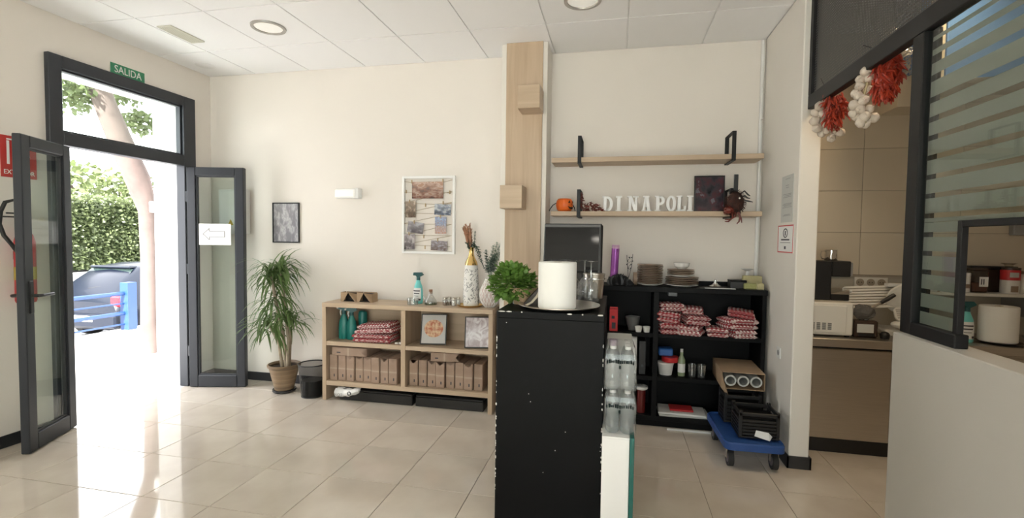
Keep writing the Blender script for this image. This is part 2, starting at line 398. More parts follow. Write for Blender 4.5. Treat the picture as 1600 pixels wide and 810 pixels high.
def dup(o, loc=None, rz=None, label=None, parent=None):
    c = o.copy(); col.objects.link(c); c.parent = parent
    if loc is not None: c.location = loc
    if rz is not None: c.rotation_euler = (0, 0, rz)
    if label: c['label'] = label
    for ch in list(KIDS.get(o.name, [])) or [q for q in o.children]: dup(ch, parent=c)
    return c
KIDS = {}
def B(name, mat, parent, *boxes, b=.002, kind=None, **k):
    mb = MB()
    for q in boxes: mb.box(*q, b)
    return mb.build(name, mat, parent, kind=kind, **k)
def text(body, size, mat, parent, loc, rot, name='lettering', ext=.0008, align='CENTER', sx=1):
    cu = bpy.data.curves.new('t', 'FONT'); cu.body = body; cu.size = size; cu.extrude = ext; cu.align_x = align; cu.align_y = 'CENTER'; cu.resolution_u = 3
    ob = bpy.data.objects.new('t', cu); col.objects.link(ob)
    dg = bpy.context.evaluated_depsgraph_get(); me = bpy.data.meshes.new_from_object(ob.evaluated_get(dg)); bpy.data.objects.remove(ob)
    me.name = name; me.materials.clear(); me.materials.append(M[mat])
    o = bpy.data.objects.new(name, me); col.objects.link(o); o.parent = parent; o.location = loc; o.rotation_euler = rot; o.scale = (sx, 1, 1)
    return o
FRONT = (PI/2, 0, 0)            # lettering that faces -Y
FACE_X = (PI/2, 0, PI/2)        # lettering that faces +X
FACE_NX = (PI/2, 0, -PI/2)      # lettering that faces -X
# ================================================================== the room
LW, BW, CZ = -4.1, 4.28, 3.11          # left wall, back wall, ceiling
def S(name, mat, *boxes, b=0): return struct(B(name, mat, None, *boxes, b=b))
floor = S('floor', 'grout', (-4.5, 3.75, -5.35, 4.4, -.1, -.006))
def cuts(first, step, lo, hi):
    k = math.floor((lo-first)/step); q = [lo]
    while True:
        k += 1; x = first+k*step
        if x >= hi-.02: break
        if x > lo+.02: q.append(x)
    return q+[hi]
_tm = {}
def pieces(parent, name, mat, us, vs, gap, mk, skip=None):
    for u0, u1 in zip(us, us[1:]):
        for v0, v1 in zip(vs, vs[1:]):
            if skip and skip((u0+u1)/2, (v0+v1)/2): continue
            w, h = round(u1-u0-gap, 3), round(v1-v0-gap, 3); key = (name, mat, w, h)
            if key not in _tm:
                o = mk(w, h).build(name, mat, parent, smooth=0); _tm[key] = o.data
            else:
                o = bpy.data.objects.new(name, _tm[key]); col.objects.link(o); o.parent = parent
            yield o, (u0+u1)/2, (v0+v1)/2
for o, u, v in pieces(floor, 'floor_tile', 'tile', cuts(.546, .449, LW, 3.7), cuts(2.195, .4555, -5.2, BW), .0032,
                      lambda w, h: MB().cbox(0, 0, -.006, w, h, .012, .0012),
                      lambda u, v: u > 1.3 and v < 1.5):
    o.location = (u, v, random.uniform(-.0003, .0003)); 
    if (int(u*7)+int(v*5)) % 2: o.rotation_euler.z = PI
ceiling = S('ceiling', 'grid', (-4.5, 3.75, -5.35, 4.4, CZ+.004, CZ+.12))
for o, u, v in pieces(ceiling, 'ceiling_panel', 'ceil', cuts(.061, .603, LW, 1.15), cuts(3.685, .655, -5.2, BW), .010,
                      lambda w, h: MB().cbox(0, 0, .008, w, h, .016, .002)):
    o.location = (u, v, CZ-.004)
wl = S('wall_left', 'wall', (-4.5, LW, -5.35, 2.83, 0, CZ), (-4.5, LW, 4.01, 4.4, 0, CZ), (-4.5, LW, 2.83, 4.01, 2.77, CZ))
S('wall_back', 'wall', (LW, -.955, BW, 4.4, 0, CZ), (-.955, 3.75, BW+.001, 4.4, 0, CZ))
S('wall_alcove', 'wallgrey', (1.15, 1.27, 3.45, BW, 0, CZ), b=.006)
S('wall_front', 'wall', (LW, -2.4, -5.35, -5.2, 0, CZ), (1.0, 1.27, -5.35, -5.2, 0, CZ), (-2.4, 1.0, -5.35, -5.2, 0, .25), (-2.4, 1.0, -5.35, -5.2, 2.75, CZ))
S('wall_right', 'wallgrey', (1.15, 1.27, -5.2, -2.2, 0, CZ))
S('wall_kitchen', 'wall', (3.7, 3.85, -2.35, BW, 0, CZ))
S('wall_kitchen_front', 'wall', (1.28, 3.7, 1.0, 1.1, 0, CZ))
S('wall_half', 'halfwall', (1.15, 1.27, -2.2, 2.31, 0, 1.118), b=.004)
pil = S('wall_pillar', 'wallgrey', (-.955, -.57, 4.0, BW, 0, CZ), b=.003)
S('baseboard_left', 'black_base', (LW, LW+.012, -5.2, 2.79, 0, .085), (LW, LW+.012, 4.06, BW, 0, .085), b=.002)
S('baseboard_back', 'black_base', (LW+.012, -2.6, BW-.012, BW, 0, .085), b=.002)
S('baseboard_alcove', 'black_base', (1.137, 1.15, 3.437, BW, 0, .082), (1.137, 1.283, 3.437, 3.45, 0, .082), (1.27, 1.283, 3.437, BW, 0, .082), b=.002)
# oak cladding on the pillar with two stub blocks
p = aY(792, 68, 3.985); q = aY(849, 66, 3.985)
tag(B('pillar_cladding_panel', 'oak_z', None, (p.x, q.x, 3.982, 4.0, 0.0, CZ-.004)), 'tall light oak panel cladding the front of the white pillar', 'panel')
for (x0, x1, y0, y1), where in (((809, 843, 133, 168), 'upper oak block fixed high on the clad pillar, near the ceiling'), ((781, 815, 289.5, 325.6), 'lower oak block fixed on the left edge of the clad pillar')):
    p = aY(x0, y0, 3.78); q = aY(x1, y1, 3.78)
    tag(B('oak_wall_block', 'oak_x', None, (p.x, q.x, 3.78, 3.982, q.z, p.z)), where, 'block', 'oak blocks on the pillar')

# ---------------------------------------------------------------- entrance door with transom
fr = MB()
for q in ((2.793, 2.885, 0, 2.811), (3.925, 4.058, 0, 2.811), (2.885, 3.925, 2.72, 2.811), (2.885, 3.925, 2.15, 2.25)): fr.box(-4.16, -4.062, *q, .004)
d1 = struct(fr.build('door_1', 'alu')); d1['label'] = 'anthracite frame of the open double entrance door with transom'
w0 = B('transom_pane', 'glass', d1, (-4.115, -4.107, 2.885, 3.925, 2.25, 2.72), b=0)
B('glazing_bead', 'alu', d1, (-4.135, -4.09, 2.885, 2.90, 2.25, 2.72), (-4.135, -4.09, 3.91, 3.925, 2.25, 2.72), (-4.135, -4.09, 2.9, 3.91, 2.705, 2.72), (-4.135, -4.09, 2.9, 3.91, 2.25, 2.265))
def leaf(label, hinge, free, handle_far):
    h = Vector(hinge); f = Vector(free); d = f-h; W = d.length; ang = math.atan2(d.y, d.x)
    t = thing('door_leaf', label, 'door', (h.x, h.y, .006), ang, 'glazed entrance door leaves')
    s, T = .082, .026; Z = 2.13
    B('stile', 'alu', t, (0, s, -T, T, 0, Z), b=.005); B('stile', 'alu', t, (W-s, W, -T, T, 0, Z), b=.005)
    B('rail', 'alu', t, (s, W-s, -T, T, 0, .115), b=.005); B('rail', 'alu', t, (s, W-s, -T, T, Z-.08, Z), b=.005)
    B('pane', 'glass', t, (s, W-s, -.004, .004, .115, Z-.08), b=0)
    B('glazing_bead', 'alu', t, *[(a, b_, -.014, .014, c, e) for a, b_, c, e in ((s, s+.013, .115, Z-.08), (W-s-.013, W-s, .115, Z-.08), (s+.013, W-s-.013, .115, .128), (s+.013, W-s-.013, Z-.093, Z-.08))])
    for z in (.35, 1.15, 1.85):
        MB().cyl((-.012, 0, z-.05), (-.012, 0, z+.05), .011, n=10).build('hinge', 'alu', t)
    return t, W
# left leaf swings in towards the camera; right leaf stands in front of the corner
lf, W = leaf('open left door leaf edge-on beside the extinguisher, with lever handle', (-4.045, 2.885), (-3.823, 2.433), 1)
hd = MB().box(W-.066, W-.03, -.036, .036, .94, 1.16, .004)
for sgn in (-1, 1):
    hd.tube([(W-.048, 0, 1.06), (W-.048, sgn*.075, 1.06), (W-.06, sgn*.085, 1.06), (W-.17, sgn*.085, 1.06)], .0105, 8)
hd.build('lever_handle', 'black', lf)
rf, W = leaf('open right door leaf beside the tall plant, arrow sheet on its glass', (-4.03, 3.93), (-3.507, 4.055), 0)
pg = B('arrow_sheet', 'paper', rf, (.10, .405, -.0085, -.0065, 1.385, 1.59), b=0)
ar = MB()
out = [(.14, 1.49), (.20, 1.545), (.20, 1.518), (.345, 1.518), (.345, 1.462), (.20, 1.462), (.20, 1.435), (.14, 1.49)]
for a, b_ in zip(out, out[1:]): ar.tube([(a[0], -.0092, a[1]), (b_[0], -.0092, b_[1])], .0022, 4)
ar.build('printed_arrow', 'ink', pg)

# shop window at the far end behind the camera (daylight)
def window(name, axis, pos, u0, u1, z0, z1, n):
    mb = MB()
    def bx(a, b_, c, e, t=.05):
        mb.box(*((pos-t, pos+t, a, b_, c, e) if axis == 'x' else (a, b_, pos-t, pos+t, c, e)), .004)
    bx(u0, u0+.08, z0, z1); bx(u1-.08, u1, z0, z1); bx(u0, u1, z0, z0+.08); bx(u0, u1, z1-.08, z1)
    for k in range(1, n): x = u0+(u1-u0)*k/n; bx(x-.03, x+.03, z0, z1)
    w = struct(mb.build(name, 'alu'))
    for k in range(n):
        a = u0+(u1-u0)*k/n+.05; b_ = u0+(u1-u0)*(k+1)/n-.05
        B('pane', 'glass', w, (pos-.004, pos+.004, a, b_, z0+.08, z1-.08) if axis == 'x' else (a, b_, pos-.004, pos+.004, z0+.08, z1-.08), b=0)
window('window_1', 'y', -5.28, -2.4, 1.0, .25, 2.75, 3)

# ================================================================== outside
S('ground_pavement', 'pave', (-8.0, -4.5, -16, 22, -.9, -.09), (-4.5, -4.1, 2.83, 4.01, -.09, -.004), (-4.5, 8, -16, -5.36, -.9, -.09))
S('ground_street', 'asphalt', (-13.0, -8.0, -16, 24, -.9, -.62))
S('facade_wall', 'stucco', (-4.52, -4.5, -5.36, 2.83, -.09, 3.3), (-4.52, -4.5, 4.01, 9, -.09, 3.3), (-4.52, -4.5, 2.83, 4.01, 2.77, 3.3), (-4.5, -4.12, 4.006, 4.012, -.05, 2.77), (-4.5, -4.12, 2.83, 4.01, 2.765, 2.77))
tag(B('garden_wall', 'stucco', None, (-13.35, -13.0, -4, 24, -.62, .5), b=.01), 'low pale garden wall below the clipped hedge across the street', 'wall')
S('ground_garden', 'soil', (-34, -13.35, -4, 34, -.9, .5))
hg = thing('hedge', 'clipped dense green hedge above the wall across the street', 'hedge', (-13.65, 9, .54))
B('twig_core', pm('hedge_core', (.03, .05, .015), .9), hg, (-.35, .35, -8, 12, 0, 1.72), b=.05)
mb = MB()
for i in range(15000):
    y = random.uniform(-2.6, 5.5); z = random.uniform(.06, 1.85); x = .36+random.uniform(-.05, .14)
    if random.random() < .12: z = 1.75+random.uniform(0, .22); x = random.uniform(-.3, .45)
    d = Vector((random.uniform(.1, 1), random.uniform(-1, 1), random.uniform(-.8, .6))); sd = d.cross(Vector((random.random()-.5, random.random()-.5, random.random()-.5)))
    mb.leaf((x, y, z), d, sd, random.uniform(.07, .11), random.uniform(.05, .08), .3, 2)
mb.build('foliage', 'hedge', hg, smooth=0, kind='stuff')
def street_tree(label, base, trunk, radii, blobs, nleaf):
    t = thing('street_tree', label, 'tree', base)
    MB().tube([Vector(p)-Vector(base) for p in trunk], radii, 12).build('trunk', 'treebark', t)
    mb = MB()
    for (c, r, n) in blobs:
        for i in range(n):
            v = Vector((random.gauss(0, 1), random.gauss(0, 1), random.gauss(0, 1))).normalized()*(random.random()**.4)
            pnt = Vector(c)-Vector(base)+Vector((v.x*r[0], v.y*r[1], v.z*r[2]))
            d = Vector((random.uniform(-1, 1), random.uniform(-1, 1), random.uniform(-1, .3))); sd = d.cross(Vector((random.random()-.5, random.random()-.5, random.random()-.5)))
            mb.leaf(pnt, d, sd, nleaf, nleaf*.7, .3, 2)
    mb.build('foliage', 'treeleaf', t, smooth=0, kind='stuff')
    return t
bX = -6.03
tr = [aX(x, y, bX) for x, y in ((235, 555), (233, 480), (233, 400), (231, 330), (215, 280), (190, 225), (165, 165), (148, 120), (130, 60))]
tr[0].z = -.09
street_tree('pale leaning street tree outside the doorway', tuple(tr[0]), [tuple(q) for q in tr], [.11, .095, .095, .105, .14, .13, .115, .11, .09],
   [(aX(112, 150, -6.4), (.3, .25, .2), 260), (aX(105, 135, -6.2), (.3, .2, .12), 160), (aX(190, 150, -6.3), (.2, .3, .1), 160), (aX(222, 190, -6.3), (.2, .22, .17), 260),
    (aX(120, 60, -6.2), (1.3, 1.3, .5), 1500), (aX(190, 190, -6.6), (.12, .12, .08), 30)], .075)
tb = MB(); c = tr[3]
tb.box(c.x+.12, c.x+.16, c.y-.09, c.y+.03, c.z-.02, c.z+.12, .008); o = tb.build('meter_box', 'white'); tag(o, 'small white box fixed to the leaning tree trunk', 'box')
for i, (x, y, X, n, r, lab) in enumerate(((110, 290, -16, 500, (1.4, 1.15, .8), 'bright leafy tree behind the hedge, left in the doorway'), (190, 290, -18, 500, (1.1, 1.05, .7), 'bright leafy tree behind the hedge, right in the doorway'))):
    c = aX(x, y, X)
    street_tree(lab, (c.x, c.y, .5), [(c.x, c.y, .5), (c.x+.1, c.y, 1.2), tuple(c)], [.12, .1, .06], [(c, r, n)], .2)
# blue pavement railing
rl = thing('pavement_railing', 'blue steel railing with four rails along the pavement edge', 'railing', (-7.83, 6.46, -.09))
B('post', 'railblue', rl, (-.08, .08, -.08, .08, 0, .78), b=.006); B('post', 'railblue', rl, (-.08, .08, -3.28, -3.12, 0, .78), b=.006)
for z, r in ((.605, .032), (.44, .014), (.28, .032), (.10, .014)):
    MB().cyl((0, -3.2, z), (0, -.02, z), r, n=10).build('rail', 'railblue', rl)
# parked hatchback, tail towards the railing
car = thing('parked_car', 'dark blue hatchback parked behind the blue railing', 'car', (-9.95, 7.35, -.62))
HW = .86
st = [ # y, z low, z belt, z top, half width low, belt, top
 (0.00, .38, .60, .78, .74, .76, .70), (.08, .25, .72, .98, .82, .84, .72), (.30, .22, .90, 1.22, .85, .86, .64), (.62, .22, .93, 1.44, .86, .86, .60),
 (1.2, .2, .93, 1.50, .86, .86, .60), (2.0, .2, .92, 1.46, .86, .86, .60), (2.5, .2, .91, 1.28, .86, .86, .60), (3.0, .2, .90, .98, .85, .84, .66), (3.7, .22, .76, .84, .80, .80, .66), (3.95, .3, .55, .62, .7, .7, .6)]
vs = []; fs = []
for (y, zl, zb, zt, wl_, wb, wt) in st:
    half = [(0, zl), (wl_*.9, zl), (wl_, zl+.12), (wb, (zl+zb)/2+.05), (wb*.985, zb), (wt, zt-.05), (wt*.82, zt), (0, zt+.015)]
    ring = half+[(-a, b_) for a, b_ in reversed(half[1:-1])]
    vs += [(a, y, b_) for a, b_ in ring]
n = 14
for i in range(len(st)-1):
    for k in range(n): fs.append((i*n+k, i*n+(k+1) % n, (i+1)*n+(k+1) % n, (i+1)*n+k))
fs += [tuple(range(n)), tuple(reversed(range((len(st)-1)*n, len(st)*n)))]
MB().add(vs, fs).build('body', 'carpaint', car, smooth=50)
MB().add([(-.60, .135, 1.0), (.60, .135, 1.0), (.52, .535, 1.40), (-.52, .535, 1.40)], [(0, 1, 2, 3)]).build('rear_window', 'carglass', car)
for s_ in (1, -1):
    MB().add([(s_*.862, .55, .95), (s_*.862, 2.75, .93), (s_*.64, 2.35, 1.28), (s_*.625, 1.9, 1.41), (s_*.625, 1.2, 1.44), (s_*.645, .75, 1.38)], [(0, 1, 2, 3, 4, 5)]).build('side_window', 'carglass', car)
    MB().box(s_*.60, s_*.84, -.005, .16, .72, .92, .03).build('tail_light', 'taillight', car)
    for y in (.72, 3.2):
        w = MB().cyl((s_*.70, y, .31), (s_*.875, y, .31), .31, n=24).build('wheel', 'tyre', car)
        MB().lathe([(0, 0), (.09, .004), (.19, .0), (.2, -.02)], 18).build('wheel_trim', 'steel', w, loc=(s_*.88, y, .31), rot=(0, s_*PI/2, 0))
B('rear_bumper', 'carpaint', car, (-.78, .78, -.06, .06, .3, .56), b=.03)
B('number_plate', 'white', car, (-.26, .26, -.072, -.06, .42, .53))
MB().tube([(-.05, .12, 1.03), (.3, .2, 1.1)], .012, 6).build('wiper', 'black', car)
B('roof_spoiler', 'carpaint', car, (-.5, .5, .48, .66, 1.41, 1.46), b=.02)
# ================================================================== fittings on walls and ceiling
sg = thing('exit_sign', 'green sign reading SALIDA above the entrance door', 'sign', (LW+.002, 3.416, 2.815))
B('plate', 'signgreen', sg, (0, .004, -.148, .148, 0, .09), b=.001)
text('SALIDA', .083, 'white', sg, (.0055, 0, .044), FACE_X, sx=.87)
sg = thing('extinguisher_sign', 'red extinguisher sign on the left wall behind the door leaf', 'sign', (LW+.002, 2.62, 1.87))
B('plate', 'signred', sg, (0, .004, -.105, .105, 0, .285), b=.001)
text('EXTINTOR', .044, 'white', sg, (.0055, 0, .035), FACE_X, sx=.85)
mb = MB().box(.0045, .006, -.035, .02, .09, .2, .002).box(.0045, .006, -.02, .005, .2, .225).tube([(.005, -.01, .225), (.005, .03, .24), (.005, .055, .2), (.005, .06, .15)], .005, 6)
mb.box(.0045, .006, -.07, -.055, .09, .25).box(.0045, .006, -.07, .07, .255, .265)
mb.build('pictogram', 'white', sg)
ex = thing('fire_extinguisher', 'red fire extinguisher with black hose hung behind the left door leaf', 'extinguisher', (-4.035, 2.6, 1.0))
MB().lathe([(0, 0), (.052, 0), (.057, .015), (.057, .42), (.046, .47), (.025, .5), (.022, .54)], 24).build('cylinder', 'extred', ex)
MB().lathe([(.0575, .16), (.058, .16), (.058, .25), (.0575, .25)], 24).build('yellow_label', pm('yellow_label', (.45, .33, .05), .5), ex)
MB().box(-.02, .02, -.02, .02, .54, .585, .004).box(-.008, .008, -.12, .03, .59, .6, .003).box(-.008, .008, -.1, .03, .615, .625, .003).build('valve', 'black', ex)
h = [aX(24, 312, -3.97), aX(8, 316, -3.97), aX(1, 330, -3.97), aX(-1, 350, -3.97), aX(6, 368, -3.97), aX(18, 382, -3.97), aX(30, 398, -3.97)]
MB().tube([(0, -.02, .565)]+[tuple(q-Vector((-4.035, 2.6, 1.0))) for q in h], .012, 8).build('hose', 'rubber', ex)
B('wall_bracket', 'black', ex, (-.064, -.055, -.03, .03, .3, .36))

def downlight(label, c, face='lampface', r=.125):
    t = thing('ceiling_downlight', label, 'light', (c[0], c[1], CZ-.004), group='round recessed ceiling lights')
    MB().lathe([(r*.80, -.001), (r*.84, -.012), (r, -.012), (r*1.02, .0)], 36).build('trim_ring', 'lampring', t)
    MB().lathe([(0, -.004), (r*.82, -.004)], 36).build('diffuser', face, t)
downlight('round recessed light in the ceiling nearer the entrance', (-2.665, 3.345))
downlight('added lit recessed light out of view, for the glare on the monitor', (-.27, -1.30), 'glarelamp')  # added unseen lamp, placed so the till monitor shows a glare
downlight('round recessed light in the ceiling before the pillar, cut by the top edge', (-.248, 3.36))
vt = thing('ceiling_vent', 'rectangular slatted air vent in the ceiling near the exit sign', 'vent', (-3.455, 3.33, CZ-.004), group=None)
VE = pm('vent_cream', (.66, .64, .55), .5)
B('frame', VE, vt, (-.065, -.05, -.16, .16, -.01, 0), (.05, .065, -.16, .16, -.01, 0), (-.05, .05, -.16, -.145, -.01, 0), (-.05, .05, .145, .16, -.01, 0), b=.001)
for k in range(6): B('slat', VE, vt, (-.046+k*.016, -.035+k*.016, -.145, .145, -.009, -.002), b=.001)
t = thing('ceiling_speaker', 'small round white cover in the ceiling corner above the door', 'vent', (-3.87, 3.985, CZ-.004))
MB().lathe([(0, -.006), (.07, -.006), (.085, 0)], 28).build('cover', 'grid', t); MB().lathe([(.045, -.0075), (.05, -.0085), (.055, -.0075)], 28).build('ring', 'grid', t)

# framed grey print
p = aY(427, 317, BW); q = aY(469, 380, BW)
t = thing('framed_print', 'small black framed grey picture on the wall above the tall plant', 'picture', ((p.x+q.x)/2, BW-.001, q.z))
w, h = (q.x-p.x)/2, p.z-q.z
B('frame', 'black', t, (-w, -w+.012, -.018, 0, 0, h), (w-.012, w, -.018, 0, 0, h), (-w+.012, w-.012, -.018, 0, 0, .012), (-w+.012, w-.012, -.018, 0, h-.012, h))
B('print', printed('grey_street_print', [(.15, .15, .17), (.22, .22, .24), (.34, .34, .37), (.6, .6, .62)], 5, [(0, (.30, .29, .32)), (.55, (.22, .22, .24)), (.75, (.40, .40, .42)), (1, (.45, .44, .46))], .15, 1, (1.6, 1, 1)), t, (-w+.012, w-.012, -.010, -.004, .012, h-.012), b=0)
# emergency light
t = thing('emergency_light', 'white emergency light box on the wall left of the photo frame', 'light', (-2.525, BW-.001, 1.85))
B('body', 'white', t, (-.13, .135, -.035, 0, .005, .10), b=.006); B('diffuser', 'lampface', t, (-.125, .085, -.062, -.035, .012, .092), b=.01); B('end_cover', 'white', t, (.09, .125, -.055, -.035, .0, .105), b=.006)
t = thing('wall_switch', 'white square wall switch behind the tall plant', 'switch', (aY(460, 435, BW).x, BW-.001, 1.02))
B('plate', 'white', t, (-.042, .042, -.009, 0, 0, .084), b=.004); B('rocker', 'white', t, (-.025, .025, -.013, -.009, .017, .067), b=.003)

t = thing('electric_cabinet', 'flat white wall cabinet with yellow triangle behind the right door leaf', 'cabinet', (-3.8, BW-.001, 1.5))
B('cabinet_box', 'white', t, (-.16, .165, -.06, 0, 0, .45), b=.004); B('cabinet_door', 'white', t, (-.15, .155, -.066, -.06, .012, .438), b=.002)
MB().extr([(-.045, .09), (.02, .09), (-.0125, .15)], -.068, -.066).build('warning_triangle', pm('warning_yellow', (.6, .42, .03), .5), t)

# photo frame with twine, pegs and small prints
p = aY(631, 276, BW); q = aY(712, 397, BW)
X0, X1, Z0, Z1 = -1.966, -1.446, 1.337, 2.06
t = thing('string_photo_frame', 'white open frame with photos pegged on zigzag twine above the bookcase', 'frame', ((X0+X1)/2, BW-.001, Z0))
w, h = (X1-X0)/2, Z1-Z0
B('border', 'whitepaint', t, (-w, -w+.022, -.03, 0, 0, h)); B('border', 'whitepaint', t, (w-.022, w, -.03, 0, 0, h)); B('border', 'whitepaint', t, (-w+.022, w-.022, -.03, 0, 0, .022)); B('border', 'whitepaint', t, (-w+.022, w-.022, -.03, 0, h-.022, h))
def fp(cx, cz): return (w*2*((cx-62)/(530-62))-w, -.02, h*(1-(cz-60)/(770-60)))       # crop pixels of the frame to local
zz = [(70, 105), (505, 100), (70, 205), (505, 205), (75, 305), (500, 300), (75, 400), (500, 400), (70, 495), (500, 400), (70, 495), (500, 500), (70, 605), (500, 600), (70, 690), (490, 700)]
zz = [(70, 105), (150, 118), (430, 118), (505, 98), (70, 205), (505, 205), (75, 305), (240, 275)] 
strings = [((70, 105), (150, 120), (430, 118), (505, 98)), ((70, 205), (505, 215)), ((505, 200), (75, 305)), ((75, 305), (350, 318), (500, 302)), ((500, 305), (75, 400)), ((75, 400), (500, 402)), ((500, 402), (70, 495)), ((70, 495), (500, 500)), ((500, 500), (70, 605)), ((70, 605), (500, 602)), ((500, 602), (70, 690)), ((70, 690), (490, 702))]
mb = MB()
for s_ in strings: mb.tube([fp(*a) for a in s_], .0022, 5)
mb.build('twine', 'rope', t)
pics = [((150, 112, 428, 265), [(.05, .02, .02), (.22, .07, .035), (.34, .15, .08), (.65, .5, .42)], 4, 0), ((92, 290, 184, 438), [(.05, .03, .02), (.16, .09, .06), (.6, .5, .4)], 4, 0),
 ((352, 318, 496, 415), [(.03, .04, .06), (.12, .16, .26), (.6, .63, .66)], 3.5, 3), ((112, 480, 255, 580), [(.07, .06, .07), (.2, .17, .19), (.5, .5, .54)], 3, 8), ((357, 432, 456, 585), None, 7, 0),
 ((82, 592, 176, 732), [(.06, .05, .05), (.2, .17, .2), (.55, .5, .5)], 4, 0), ((322, 650, 464, 738), [(.08, .05, .045), (.2, .14, .12), (.42, .42, .5)], 5, 3)]
for i, ((a, b_, c, e), cols, sc, tilt) in enumerate(pics):
    p0, p1 = fp(a, b_), fp(c, e); cx, cz = (p0[0]+p1[0])/2, (p0[2]+p1[2])/2
    if cols: gm = printed('photo_print', cols, sc, [(0, cols[0]), (.6, cols[1]), (1, cols[-1])], .25, i+2)
    else: gm = printed('photo_print', [(.55, .25, .08), (.3, .35, .5), (.6, .62, .65)], 10, [(0, (.6, .22, .03)), (.42, (.5, .3, .15)), (.5, (.16, .22, .35)), (.62, (.08, .12, .25)), (.68, (.12, .40, .72)), (1, (.12, .35, .70))], .25, 5)
    ph = B('photo', gm, t, (-(p1[0]-p0[0])/2, (p1[0]-p0[0])/2, -.001, .001, -(p0[2]-p1[2])/2, (p0[2]-p1[2])/2), b=0, loc=(cx, -.024, cz), rot=(0, math.radians(tilt), 0))
pg = MB().box(-.004, .004, -.006, .004, -.016, .016, .001)
pm0 = None
for (a, b_) in ((150, 112), (425, 105), (100, 200), (485, 210), (272, 325), (428, 305), (130, 290), (172, 478), (405, 428), (258, 612), (125, 588), (270, 712), (382, 640)):
    l = fp(a, b_)
    if pm0 is None: o = pg.build('peg', 'peg', t, loc=(l[0], -.026, l[2])); pm0 = o.data
    else: o = bpy.data.objects.new('peg', pm0); col.objects.link(o); o.parent = t; o.location = (l[0], -.026, l[2])

# ================================================================== tall plant and bin
t = thing('potted_dracaena', 'tall drooping dragon plant in a striped brown pot by the door', 'plant', (-3.07, 4.03, .0))
MB().lathe([(0, .0), (.085, .0), (.105, .012), (.105, .028), (.09, .024), (0, .024)], 28).build('saucer', 'black', t)
MB().lathe([(.0, .026), (.085, .026), (.135, .24), (.148, .245), (.15, .265), (.14, .27), (.128, .25)], 32).build('pot', 'terra', t)
MB().lathe([(0, .235), (.13, .238)], 24).build('soil', 'soil', t)
stems = [[(.02, 0, .23), (.0, -.01, .55), (-.09, .0, .88), (-.13, .0, 1.10)], [(-.03, .01, .23), (-.05, .0, .45), (-.15, -.02, .65)], [(.05, -.02, .23), (.05, .0, .5), (-.01, .01, .94), (-.03, 0, 1.14)], [(.03, .03, .23), (.05, .02, .5), (.05, 0, .66)]]
for s_ in stems: MB().tube(s_, [.016]*(len(s_)-1)+[.011], 8).build('stem', 'bark', t)
def rosette(c, n, L, up=.9):
    mb = MB()
    for i in range(n):
        a = random.uniform(0, 2*PI); e = random.uniform(-.15, up); d = Vector((math.cos(a), math.sin(a)*.75, e*1.5))
        b0 = Vector(c)+Vector((random.uniform(-.03, .03), random.uniform(-.03, .03), random.uniform(-.10, .06)))
        tip = b0.y+d.normalized().y*L*.6
        dl = L*random.uniform(.7, 1.1)
        if tip+4.03 > 4.22: d.y *= .3
        mb.leaf(b0, d, Vector((-math.sin(a), math.cos(a), 0)), dl, random.uniform(.016, .024), random.uniform(1.6, 3.2), 6)
    mb.v = [(max(x, -.40) if y > .0 else x, min(y, .215), z) for x, y, z in mb.v]
    return mb
for c, n, L, u in (((-.13, 0, 1.10), 75, .36, 1.5), ((-.03, 0, 1.14), 75, .36, 1.7), ((-.15, -.02, .66), 60, .34, .8), ((.05, 0, .68), 55, .34, .9), ((-.06, -.03, .88), 45, .34, .6)):
    rosette(c, n, L, u).build('foliage', 'green', t, smooth=60, kind='stuff')
t = thing('waste_bin', 'black wire mesh waste bin between the plant and the bookcase', 'bin', (-2.735, 3.985, 0))
MB().lathe([(0, .003), (.09, .003), (.092, .01), (.09, .15), (.0, .15)], 28).build('bin_liner', 'black', t)
MB().lathe([(.0, .0), (.098, .0), (.125, .30)], 32).build('mesh_wall', 'binmesh', t)
MB().lathe([(.122, .296), (.129, .296), (.129, .306), (.122, .306), (.122, .296)], 32).build('rim', 'black', t)
MB().lathe([(.095, 0), (.101, 0), (.101, .012), (.095, .012)], 32).build('foot_ring', 'black', t)

# ================================================================== oak bookcase and what it holds
BX0, BX1, BY0, BY1 = -2.578, -.985, 3.9, 4.262
t = thing('bookcase', 'low light oak bookcase with four open compartments against the wall', 'bookcase', (BX0, BY0, 0))
w, d = BX1-BX0, BY1-BY0
B('side_panel', 'oak_z', t, (0, .038, 0, d, 0, .852)); B('side_panel', 'oak_z', t, (w-.038, w, 0, d, 0, .852))
B('top', 'oak_x', t, (0, w, -.004, d, .852, .89)); dv = (.765, .807)
B('divider', 'oak_z', t, (*dv, .002, d-.01, .178, .852))
for a, b_ in ((.038, dv[0]), (dv[1], w-.038)): B('shelf', 'oak_x', t, (a, b_, .004, d-.01, .503, .54))
B('bottom_shelf', 'oak_x', t, (.038, w-.038, .002, d-.01, .138, .178)); B('back_panel', 'oak_x', t, (.038, w-.038, d-.01, d, .14, .852))
SH, BT, TOP = .54, .178, .89
